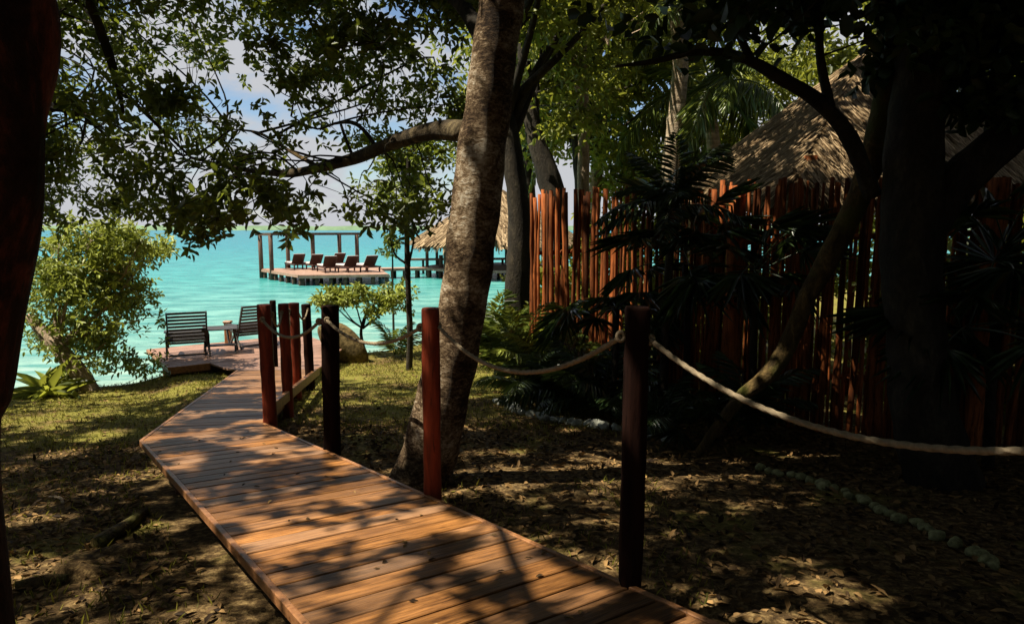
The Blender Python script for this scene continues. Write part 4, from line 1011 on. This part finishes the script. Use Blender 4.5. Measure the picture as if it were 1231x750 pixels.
for k, (x, y, zc_, r_, n_, lab) in enumerate((
        (1.9, 10.6, 1.4, (1.3, 0.9, 1.3), 500, 'green bush showing through the stakes left of the hut'),
        (0.9, 12.2, 1.2, (1.0, 0.9, 1.1), 360, 'green bush behind the left end of the fence'),
        (5.6, 7.6, 1.6, (1.6, 0.6, 1.4), 600, 'green bush showing through the stakes below the hut'),
        (9.0, 7.0, 2.0, (1.8, 1.2, 1.8), 600, 'green bush behind the fence in the dark corner'),
        (2.6, 13.2, 1.5, (1.9, 0.9, 1.7), 750, 'sunny green bush filling the gap below the coconut palm'),
        (5.8, 14.0, 1.7, (2.0, 1.0, 1.9), 800, 'sunny green bush behind the hut seen between the stakes'),
        (9.6, 12.0, 1.8, (2.2, 1.2, 2.0), 800, 'sunny green bush beyond the hut at the dark side'))):
    simple_tree('fence_bush', lab, [gpt(x, y), np.array([x + 0.05, y, 0.7]), np.array([x, y, zc_])], [0.05, 0.04, 0.02], 'bark_dark',
                [((x, y, zc_), r_, n_, 30, 0.24)], 'leaf_jungle', 160 + k, 8, 0.15, 0.45, 0.2, 'bushes behind the fence')
# trees standing round the photographer, which keep the clearing in shade
SG = 'trees round the clearing'
for k, (x, y, zc_, r_, n_, lab) in enumerate((
        (9.6, 5.0, 4.6, (2.6, 3.0, 4.2), 1500, 'dense dark tree outside the photo beyond the forked tree'),
        (7.5, -1.5, 4.8, (3.0, 2.8, 4.0), 1500, 'dense dark tree behind the viewer to the right'),
        (2.2, -5.0, 5.0, (3.4, 2.4, 4.2), 1600, 'dense dark tree straight behind the viewer'),
        (-4.0, -5.2, 4.2, (3.2, 2.2, 3.6), 1500, 'dense dark tree behind the viewer to the left'),
        (-9.5, -1.0, 3.2, (2.2, 2.6, 3.0), 1300, 'dense dark tree left of the viewer by the lake'),
        (-9.8, 4.6, 3.4, (1.9, 2.3, 3.4), 1700, 'dense dark tree left of the red-barked trunk out of frame'),
        (-10.4, 1.8, 3.6, (1.9, 2.0, 3.6), 1500, 'dense dark tree between the two lakeside trees out of frame'),
        (-10.4, 7.6, 3.0, (1.5, 1.7, 2.9), 1200, 'dense dark tree on the shore beyond the left bush out of frame'),
        (11.6, 1.8, 3.6, (2.2, 2.8, 4.2), 1800, 'dense dark tree far to the right out of frame'))):
    simple_tree('clearing_tree', lab, [gpt(x, y), np.array([x + 0.1, y, 2.2]), np.array([x - 0.1, y, zc_]), np.array([x, y, zc_ + 2.0])], [0.24, 0.2, 0.16, 0.08], 'bark_dark',
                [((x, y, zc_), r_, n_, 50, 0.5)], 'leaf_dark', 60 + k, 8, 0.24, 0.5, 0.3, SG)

# ------------------------------------------------------------------ palms
def frond_mesh(name, L, n, droop, leaf_l, leaf_w, seed, hang=0.5, rise=0.3, stalk=0.12, mat='palm_leaf'):
    """pinnate frond growing along +x from the origin"""
    g = np.random.default_rng(seed); u = np.linspace(0, 1, 14)
    path = np.stack([L * (u - 0.12 * droop * u ** 3), 0.04 * L * np.sin(u * 2 + seed), L * (rise * u - droop * u ** 2.2)], 1)
    tv, tf, _ = tube_arr(path, np.linspace(0.016, 0.004, 14) * L / 1.8, 5)
    uu = np.linspace(stalk, 0.99, n); P = np.stack([np.interp(uu, u, path[:, k]) for k in range(3)], 1)
    T = unit(np.stack([np.interp(uu, u, np.gradient(path[:, k])) for k in range(3)], 1))
    S = unit(np.cross(T, [0, 0, 1.0])); V = []; 
    env = np.sin(np.clip(uu * 0.9 + 0.12, 0, 1) * math.pi) ** 0.6
    for s in (-1, 1):
        D = S * s + T * (0.45 + 0.5 * uu[:, None]) + np.array([0, 0, -hang]) + g.normal(0, 0.12, (n, 3))
        N = np.cross(D, S * s) * s * 0 + np.array([0, 0, 1.0]) + g.normal(0, 0.25, (n, 3))
        ll_ = leaf_l * env * g.uniform(0.8, 1.15, n)
        V.append(leaf_verts(P + g.normal(0, 0.004, (n, 3)), D, N, ll_, np.full(n, leaf_w), 0.2, 0.22))
    V = np.vstack(V); b_ = np.arange(len(V))[:, None] * 6
    F = np.concatenate([b_ + np.array([[0, 1, 2, 3]]), b_ + np.array([[0, 3, 4, 5]])])
    verts = np.vstack([V.reshape(-1, 3), tv]); rn = np.concatenate([np.repeat(g.uniform(0.2, 1, len(V)), 6), np.full(len(tv), 0.8)])
    me = mesh_np(name, verts, [F, tf + len(V) * 6], False, rn); me.materials.append(M[mat]); return me
def fan_mesh(name, n, L, w, seed, stalk=0.5, mat='palm_dark'):
    """fan leaf on a stalk: the stalk runs along +x, the blades spread in a near half circle"""
    g = np.random.default_rng(seed)
    st = np.stack([np.linspace(0, stalk, 6), np.zeros(6), 0.06 * np.sin(np.linspace(0, 2, 6))], 1)
    tv, tf, _ = tube_arr(st, 0.006, 5)
    a = np.linspace(-1.9, 1.9, n) + g.normal(0, 0.04, n)
    D = np.stack([np.cos(a), np.sin(a), -0.15 + 0.0 * a], 1) + g.normal(0, 0.06, (n, 3))
    N = np.tile([0, 0, 1.0], (n, 1)) + g.normal(0, 0.2, (n, 3))
    V = leaf_verts(np.tile(st[-1], (n, 1)), D, N, L * (0.75 + 0.25 * np.cos(a)) * g.uniform(0.85, 1.1, n), np.full(n, w), 0.25, 0.28)
    b_ = np.arange(n)[:, None] * 6
    F = np.concatenate([b_ + np.array([[0, 1, 2, 3]]), b_ + np.array([[0, 3, 4, 5]])])
    verts = np.vstack([V.reshape(-1, 3), tv]); rn = np.concatenate([np.repeat(g.uniform(0.1, 1, n), 6), np.full(len(tv), 0.5)])
    me = mesh_np(name, verts, [F, tf + n * 6], False, rn); me.materials.append(M[mat]); return me
coco = [frond_mesh('frond', 2.6, 46, 0.55 + 0.2 * k, 0.62, 0.045, 70 + k, 0.45 + 0.3 * k, 0.35) for k in range(3)]
young = [frond_mesh('frond', 1.15, 30, 0.42 + 0.15 * k, 0.34, 0.03, 80 + k, 0.25, 0.55) for k in range(3)]
young_b = [frond_mesh('frond', 0.95, 26, 0.5 + 0.15 * k, 0.28, 0.032, 85 + k, 0.25, 0.6, mat='leaf_bright') for k in range(2)]
young_d = [frond_mesh('frond', 1.0, 26, 0.45 + 0.15 * k, 0.3, 0.034, 88 + k, 0.25, 0.5, mat='palm_dark') for k in range(2)]
fans = [fan_mesh('fan_leaf', 20 + 2 * k, 0.48, 0.028, 90 + k) for k in range(3)]
def spread(t, meshes, top, n, g, elev=(10, 70), scale=(0.8, 1.15), name='frond', az0=None, az_range=6.283, lift=0.0):
    for k in range(n):
        o = link(name, meshes[int(g.integers(len(meshes)))], None, t)
        az = k * 2.4 + g.uniform(-0.3, 0.3) if az0 is None else az0 + g.uniform(-0.5, 0.5) * az_range
        o.location = Vector(top) + Vector((0, 0, g.uniform(0, lift))); s = g.uniform(*scale); o.scale = (s, s, s)
        o.rotation_euler = (R(g.uniform(-25, 25)), R(-g.uniform(*elev)), az)
def palm(name, label, pts, rad, meshes, n, seed, elev=(-25, 65), bark='palm_trunk', scale=(0.8, 1.15), group=None, fname='frond'):
    g = np.random.default_rng(seed); t = tree(name, label, None, 'palm', group)
    limb(t, pts, rad, M[bark], 'trunk', 12, 30, 0.04, seed)
    spread(t, meshes, pts[-1], n, g, elev, scale, fname, lift=0.1); return t
palm('coconut_palm', 'coconut palm with a pale lit ringed trunk left of the hut', [gpt(at(806, 300, 13.5)[0], 13.5), at(806, 240, 13.5), at(808, 185, 13.5), at(815, 120, 13.5), at(818, 70, 13.5), at(814, 20, 13.5)], [0.22, 0.18, 0.17, 0.16, 0.15, 0.15], coco, 15, 101)
palm('coconut_palm', 'coconut palm with drooping fronds behind the slim pale trunk', [gpt(2.0, 18), np.array([2.1, 18, 2.5]), np.array([2.2, 18, 4.4]), np.array([2.3, 18, 5.9])], [0.2, 0.17, 0.16, 0.15], coco, 14, 102)
palm('coconut_palm', 'coconut palm with its crown above the left slope of the thatched roof', [gpt(4.3, 14.5), np.array([4.3, 14.5, 2.5]), np.array([4.2, 14.5, 4.4]), np.array([4.0, 14.5, 5.6])], [0.18, 0.15, 0.14, 0.13], coco, 14, 103)
# fan palms in front of the fence
def fan_palm(label, x, y, h, n, seed, elev=(-20, 70), scale=(0.8, 1.2), tr=0.035):
    g = np.random.default_rng(seed); t = tree('fan_palm', label, None, 'palm', 'fan palms along the fence')
    b_ = gpt(x, y); top = np.array([x + g.uniform(-0.05, 0.05), y, b_[2] + h])
    limb(t, [b_, (b_ + top) / 2 + g.normal(0, 0.03, 3), top], [tr * 1.2, tr, tr], M['bark_dark'], 'trunk', 8, 10, 0.08, seed)
    spread(t, fans, top, n, g, elev, scale, 'fan_leaf', lift=0.15)
q = at(805, 225, 6.8); palm('feather_palm', 'dark feather-leaved palm rising in front of the fence behind the tall shaded post', [gpt(q[0], 6.8), np.array([q[0], 6.8, 1.8]), np.array([q[0] + 0.03, 6.8, 2.95])], [0.05, 0.04, 0.035], young_d, 18, 111, (-30, 75), 'bark_dark', (0.6, 0.9))
q = at(830, 235, 7.0); fan_palm('fan palm with drooping blades just left of the red fence post', q[0], 7.0, 1.75, 16, 112, (-35, 55), (0.9, 1.25))
q = at(915, 255, 6.4); fan_palm('fan palm with grey-lit blades beside the mossy curved stem', q[0], 6.4, 1.6, 14, 113, (-30, 60))
q = at(740, 280, 7.4); fan_palm('slender fan palm at the dark middle of the fence', q[0], 7.4, 1.3, 14, 114, (-30, 60))
q = at(1165, 330, 5.0); fan_palm('fan palm in the darkness below the right-hand limb', q[0], 5.0, 1.1, 14, 115, (-30, 60))
q = at(1215, 260, 5.2); fan_palm('tallest fan palm at the dark edge of the frame', q[0], 5.2, 1.7, 14, 116, (-30, 60))
q = at(850, 455, 5.9); fan_palm('tiny fan palm on the ground under the long rope', q[0], 5.9, 0.15, 8, 117, (10, 70), (0.5, 0.7), 0.02)
# ferns and young palms at the foot of the fence
def fern(label, px, py, dep, n, meshes, seed, scale=(0.7, 1.1), elev=(5, 55), h=0.05):
    g = np.random.default_rng(seed); x = at(px, py, dep)[0]; t = tree('young_palm', label, None, 'plant', 'young palms at the foot of the fence')
    spread(t, meshes, gpt(x, dep, h), n, g, elev, scale, 'frond', lift=0.12)
fern('bright yellow-green young palm in sun between the dark trunk and the fence', 628, 400, 9.2, 14, young_b + young, 121, (1.0, 1.5), (20, 70))
fern('bright young palm catching the sun at the left end of the fence', 655, 410, 8.6, 12, young_b, 122, (0.8, 1.2), (15, 65))
fern('green young palm behind the leaning tree', 600, 400, 10.0, 14, young, 123, (1.0, 1.4), (20, 70))
fern('low green young palm under the first sagging rope', 640, 455, 8.2, 12, young, 124, (0.6, 0.9))
fern('dark young palm with arching fronds before the red stakes', 690, 430, 7.9, 14, young_d + young, 125, (0.8, 1.1))
fern('dark young palm at the fence middle left of the tall shaded post', 730, 440, 7.3, 14, young_d, 126, (0.8, 1.1))
fern('small dark young palm right of the tall shaded post', 800, 450, 6.0, 10, young_d, 127, (0.5, 0.8))
fern('dark feathery young palm behind the first row of border stones', 675, 460, 7.7, 10, young_d, 128, (0.5, 0.8))
fern('dark young palm below the grey-lit fan palm', 900, 470, 6.2, 10, young_d, 129, (0.5, 0.9))
# small palm on the lake bank
g = np.random.default_rng(131); t = tree('bank_palm', 'small grey-green palm seedling at the water edge beside the thin tree', None, 'plant')
q = at(474, 425, 13.6); spread(t, [frond_mesh('frond', 0.9, 18, 0.5, 0.3, 0.022, 132, 0.2, 0.55)], gpt(q[0], 13.6, 0.05), 9, g, (10, 60), (0.8, 1.2))

# ------------------------------------------------------------------ bushes on the bank
g = np.random.default_rng(141)
bu = tree('lakeside_bush', 'sunlit leafy bush leaning over the lake at the left', None, 'bush')
b0 = on_ground(112, 468); zb_ = b0[1]
bl = [limb(bu, [gpt(b0[0], b0[1]), at(88, 438, zb_), at(60, 408, zb_ + 0.1), at(35, 380, zb_ + 0.2)], [0.15, 0.13, 0.115, 0.08], M['bark_pale'], 'trunk', 12, 24, 0.09, 1)]
for k, e in enumerate(((150, 330), (110, 290), (165, 385), (70, 300), (130, 410), (40, 310), (180, 300))):
    bl.append(limb(bu, [at(70, 420, zb_ + 0.1), (at(70, 420, zb_) + at(*e, zb_ + 0.3)) / 2 + g.normal(0, 0.1, 3), at(*e, zb_ + g.uniform(-0.3, 0.9))], [0.035, 0.022, 0.006], M['bark_pale'], 'branch', 6, 12, 0.1, k))
CC = []
for (x, y, rx, ry, n_) in ((95, 320, 62, 48, 420), (60, 370, 40, 60, 260), (140, 300, 50, 25, 200), (130, 350, 42, 32, 220), (165, 295, 30, 14, 80), (150, 385, 26, 28, 130), (110, 410, 34, 26, 160), (130, 435, 28, 14, 70), (170, 448, 24, 9, 30), (190, 300, 16, 10, 40), (120, 278, 55, 10, 110)):
    c_ = at(x, y, zb_ + 0.4); s_ = zb_ / FPX
    q, _ = clumped(g, c_, (rx * s_, 0.7, ry * s_), int(n_ * 0.85), max(6, n_ // 12), 0.17); CC.append(q)
C = np.vstack(CC); q = proj(C); C = C[(q[:, 0] < 208) & (q[:, 1] < np.interp(q[:, 0], [30, 110, 205], [470, 445, 455]))]
V, T = cluster_leaves(C, g, 9, 0.095, 0.45, 0.14, up=1.2); crown(bu, V, T, M['leaf_bright'])
twigs_to('twigs', C, bl, g, 160, M['bark_pale'], bu, (0.003, 0.010), 1.1)
# dark broad-leaved plant under it
g = np.random.default_rng(142)
dp = tree('broad_leaved_plant', 'dark broad-leaved plant in the shade at the foot of the bush', None, 'plant')
c0 = on_ground(62, 475); N_ = 34
D = unit(np.stack([g.normal(0, 1, N_), g.normal(0, 1, N_), g.uniform(0.3, 1.3, N_)], 1))
V = leaf_verts(np.tile(gpt(c0[0], c0[1], 0.02), (N_, 1)) + g.normal(0, 0.08, (N_, 3)) * np.array([1, 1, 0.3]), D, np.array([0, 0, 1.0]) + g.normal(0, 0.2, (N_, 3)), g.uniform(0.4, 0.75, N_), g.uniform(0.10, 0.17, N_), 0.2, 0.35)
for k in range(N_): link('leaf', leaf_mesh('leaf', V[k:k + 1], g.uniform(0, 1, 1)), M['leaf_jungle'], dp)
# low shrub at the water
g = np.random.default_rng(143)
sh = tree('bank_shrub', 'yellow-green sunlit shrub on the bank behind the square shaded post', None, 'bush')
r0 = at(440, 425, 13.8); r0 = gpt(r0[0], 13.8)
sl = [limb(sh, [r0, at(434, 400, 13.8), at(440, 375, 13.8)], [0.045, 0.03, 0.015], M['bark_dark'], 'trunk', 7, 12, 0.1, 1)]
for e in ((395, 358), (425, 350), (460, 362), (410, 366), (475, 355), (445, 352)):
    sl.append(limb(sh, [at(436, 395, 13.8), at((436 + e[0]) / 2, (395 + e[1]) / 2 + 4, 13.8), at(*e, 13.8 + g.uniform(-0.4, 0.4))], [0.022, 0.015, 0.005], M['bark_dark'], 'branch', 6, 10, 0.1, 2))
CC = []
for (x, y, rx, ry, n_) in ((390, 357, 24, 9, 60), (425, 352, 24, 13, 80), (468, 355, 17, 13, 60), (448, 372, 22, 8, 30), (408, 366, 22, 8, 30), (480, 362, 8, 10, 16)):
    s_ = 13.8 / FPX; q, _ = clumped(g, at(x, y, 13.8), (rx * s_, 0.45, ry * s_), n_, 8, 0.09); CC.append(q)
C = np.vstack(CC); V, T = cluster_leaves(C, g, 9, 0.11, 0.5, 0.12, up=0.7); crown(sh, V, T, M['leaf_bright'])
twigs_to('twigs', C, sl, g, 60, M['bark_dark'], sh, (0.004, 0.010), 0.9)
# sapling standing in the lake shallows
g = np.random.default_rng(144)
sa = tree('sapling', 'little leafy sapling sticking up in front of the pier walkway', None, 'sapling')
z_ = 16.5; q = at(472, 335, z_); sl = [limb(sa, [np.array([q[0], z_, -0.4]), at(472, 345, z_), at(472, 315, z_), at(471, 298, z_)], [0.03, 0.025, 0.02, 0.01], M['bark_dark'], 'trunk', 6, 10, 0.05, 1)]
C, _ = clumped(g, at(469, 298, z_), (0.16, 0.16, 0.36), 36, 8, 0.06); V, T = cluster_leaves(C, g, 8, 0.12, 0.45, 0.1); crown(sa, V, T, M['leaf_canopy'])

# ------------------------------------------------------------------ stones, rocks, logs
def rock_mesh(name, r, seed, sub=2, rough=0.25, flat=0.7):
    bm = bmesh.new(); bmesh.ops.create_icosphere(bm, subdivisions=sub, radius=1.0); g = np.random.default_rng(seed)
    ph = g.uniform(0, 6, 12); fr = g.uniform(1.2, 3.5, (12, 3))
    for v in bm.verts:
        p = np.array(v.co); d = sum(math.sin(fr[k] @ p + ph[k]) / (1 + k * 0.25) for k in range(12)) / 4
        v.co = Vector(p * (1 + rough * d)) * r; v.co.z *= flat
    me = bpy.data.meshes.new(name); bm.to_mesh(me); bm.free(); me.polygons.foreach_set('use_smooth', np.ones(len(me.polygons), bool)); me.update(); return me
smesh = [rock_mesh('stone', 0.055, k, 2, 0.35, 0.75) for k in range(6)]
smesh2 = [rock_mesh('stone', 0.055, k, 2, 0.35, 0.75) for k in range(6)]
for me in smesh: me.materials.append(M['stone'])
for me in smesh2: me.materials.append(M['stonemoss'])
def border(label, pix, n, meshes, sc):
    t = empty('stone_border'); tag(t, label, 'stone border', 'stone borders of the planting bed')
    xs_ = [p[0] for p in pix]; ys_ = [p[1] for p in pix]
    a = on_ground(*pix[0]); path = np.array([on_ground(*p) for p in pix])
    L = np.concatenate([[0], np.cumsum(np.linalg.norm(np.diff(path, axis=0), axis=1))])
    for d_ in np.linspace(0, L[-1], n):
        x, y = np.interp(d_, L, path[:, 0]) + random.uniform(-.03, .03), np.interp(d_, L, path[:, 1]) + random.uniform(-.03, .03)
        o = link('stone', random.choice(meshes), None, t); s = sc * random.uniform(0.6, 1.25)
        o.location = (x, y, float(ground_z(x, y)) + 0.02); o.scale = (s * random.uniform(0.9, 1.4), s, s); o.rotation_euler = (random.uniform(-.3, .3), random.uniform(-.3, .3), random.uniform(0, 6.28))
border('curved row of pale stones edging the plants under the first sagging rope', [(598, 484), (622, 496), (650, 503), (690, 511), (735, 517), (800, 530)], 24, smesh, 1.15)
border('row of mossy green stones along the bed in the dark right foreground', [(912, 567), (945, 573), (985, 585), (1030, 603), (1075, 625), (1120, 645), (1165, 668), (1200, 685)], 27, smesh2, 0.72)
def rock(px, py, r, label, seed, sc=(1, 1, 1), rot=(0, 0, 0), sink=0.3, mat='rock', name='rock', y=None):
    q = on_ground(px, py) if y is None else gpt(at(px, py, y)[0], y, 0)
    o = link(name, rock_mesh(name, r, seed, 4, 0.42, 0.75), M[mat]); o.location = (q[0], q[1], float(ground_z(q[0], q[1])) + r * 0.5 - r * sink)
    o.scale = sc; o.rotation_euler = rot; tag(o, label, 'rock'); return o
rock(412, 415, 0.5, 'dark tan slanting rock on the bank behind the square shaded post', 5, (1.15, 0.55, 0.8), (0, R(42), 0), -0.1, 'rockdark', y=13.2)
rock(132, 668, 0.16, 'brown rounded rock lit by sun on the left forest floor', 6, (1.6, 0.9, 0.6), (0, 0, 0.3), 0.7, 'ground')
rock(85, 692, 0.13, 'low brown stone half buried left of the rounded rock', 7, (1.8, 0.8, 0.6), (0, 0, 0.1), 0.6, 'ground')
rock(700, 600, 0.06, 'small brown stone on the dark ground right of the leaning tree', 8, (0.9, 0.7, 1.2), (0, 0, 0), 0.35, 'rock')
def log(label, pa, pb, r, mat='bark_moss'):
    a, b_ = on_ground(*pa), on_ground(*pb); a[2] += r * 0.5; b_[2] += r * 0.5
    o = tube('fallen_branch', [a, (a + b_) / 2 + np.array([0.02, 0.02, 0.01]), b_], [r, r * 0.9, r * 0.7], M[mat], None, 9, 14, 0.15, 5); tag(o, label, 'branch')
log('mossy fallen branch on the left forest floor beside the boardwalk', (118, 660), (176, 618), 0.05)
log('thin pale twig lying on the left forest floor', (60, 598), (76, 606), 0.012, 'bark_pale')
log('long low root on the forest floor left of the boardwalk', (20, 712), (82, 700), 0.04)

# ------------------------------------------------------------------ fallen leaves and grass
g = np.random.default_rng(151)
def scatter(n, xr, yr):
    x = g.uniform(*xr, n); y = g.uniform(*yr, n); z = ground_z(x, y)
    s = 0.8 * x + 0.6 * y; tt = -0.6 * x + 0.8 * y
    on1 = (s > S0 - 0.02) & (s < S1 + 0.02) & (tt < 6.2)
    k = (z > 0.03) & ~on1
    return np.stack([x, y, z], 1)[k]
P = np.vstack([scatter(16000, (-4.5, 4.5), (1.2, 7)), scatter(8000, (-8, 6), (5, 16))])
n_ = len(P); D = np.stack([g.normal(0, 1, n_), g.normal(0, 1, n_), g.normal(0.05, 0.25, n_)], 1); N = np.array([0, 0, 1.0]) + g.normal(0, 0.3, (n_, 3))
V = leaf_verts(P + np.array([0, 0, 0.008]), D, N, g.uniform(0.03, 0.085, n_), g.uniform(0.015, 0.035, n_), 0.2, 0.2)
tt = g.uniform(1.2, 6.0, 46); ss = g.uniform(S0 + 0.05, S1 - 0.05, 46); Q = np.outer(ss, N1) + np.outer(tt, U1)
Q = np.column_stack([Q, deck_z(Q[:, 1]) + 0.006]); n2_ = len(Q)
V2 = leaf_verts(Q, np.stack([g.normal(0, 1, n2_), g.normal(0, 1, n2_), g.normal(0, 0.08, n2_)], 1), np.array([0, 0, 1.0]) + g.normal(0, 0.15, (n2_, 3)), g.uniform(0.02, 0.05, n2_), g.uniform(0.01, 0.022, n2_), 0.2, 0.15)
V = np.vstack([V, V2]); n_ = len(V)
o = link('leaf_litter', leaf_mesh('leaf_litter', V, g.uniform(0, 1, n_)), M['litter']); tag(o, 'brown fallen leaves scattered over the forest floor', 'leaves', kind='stuff')
P = np.vstack([scatter(42000, (-9, 2), (6.5, 17)), scatter(7000, (-5, 1), (2.0, 7))])
P = P[vnoise(P[:, 0], P[:, 1], 1.6, 9) > np.interp(P[:, 1], [5, 8], [-0.1, -0.6])]; n_ = len(P)
D = np.stack([g.normal(0, 0.5, n_), g.normal(0, 0.5, n_), np.ones(n_)], 1); N = g.normal(0, 1, (n_, 3))
V = leaf_verts(P, D, N, g.uniform(0.02, 0.07, n_), np.full(n_, 0.006), 0.1, 0.4)
o = link('grass', leaf_mesh('grass', V, g.uniform(0, 1, n_)), M['grass']); tag(o, 'sparse short grass on the bank and forest floor', 'grass', kind='stuff')
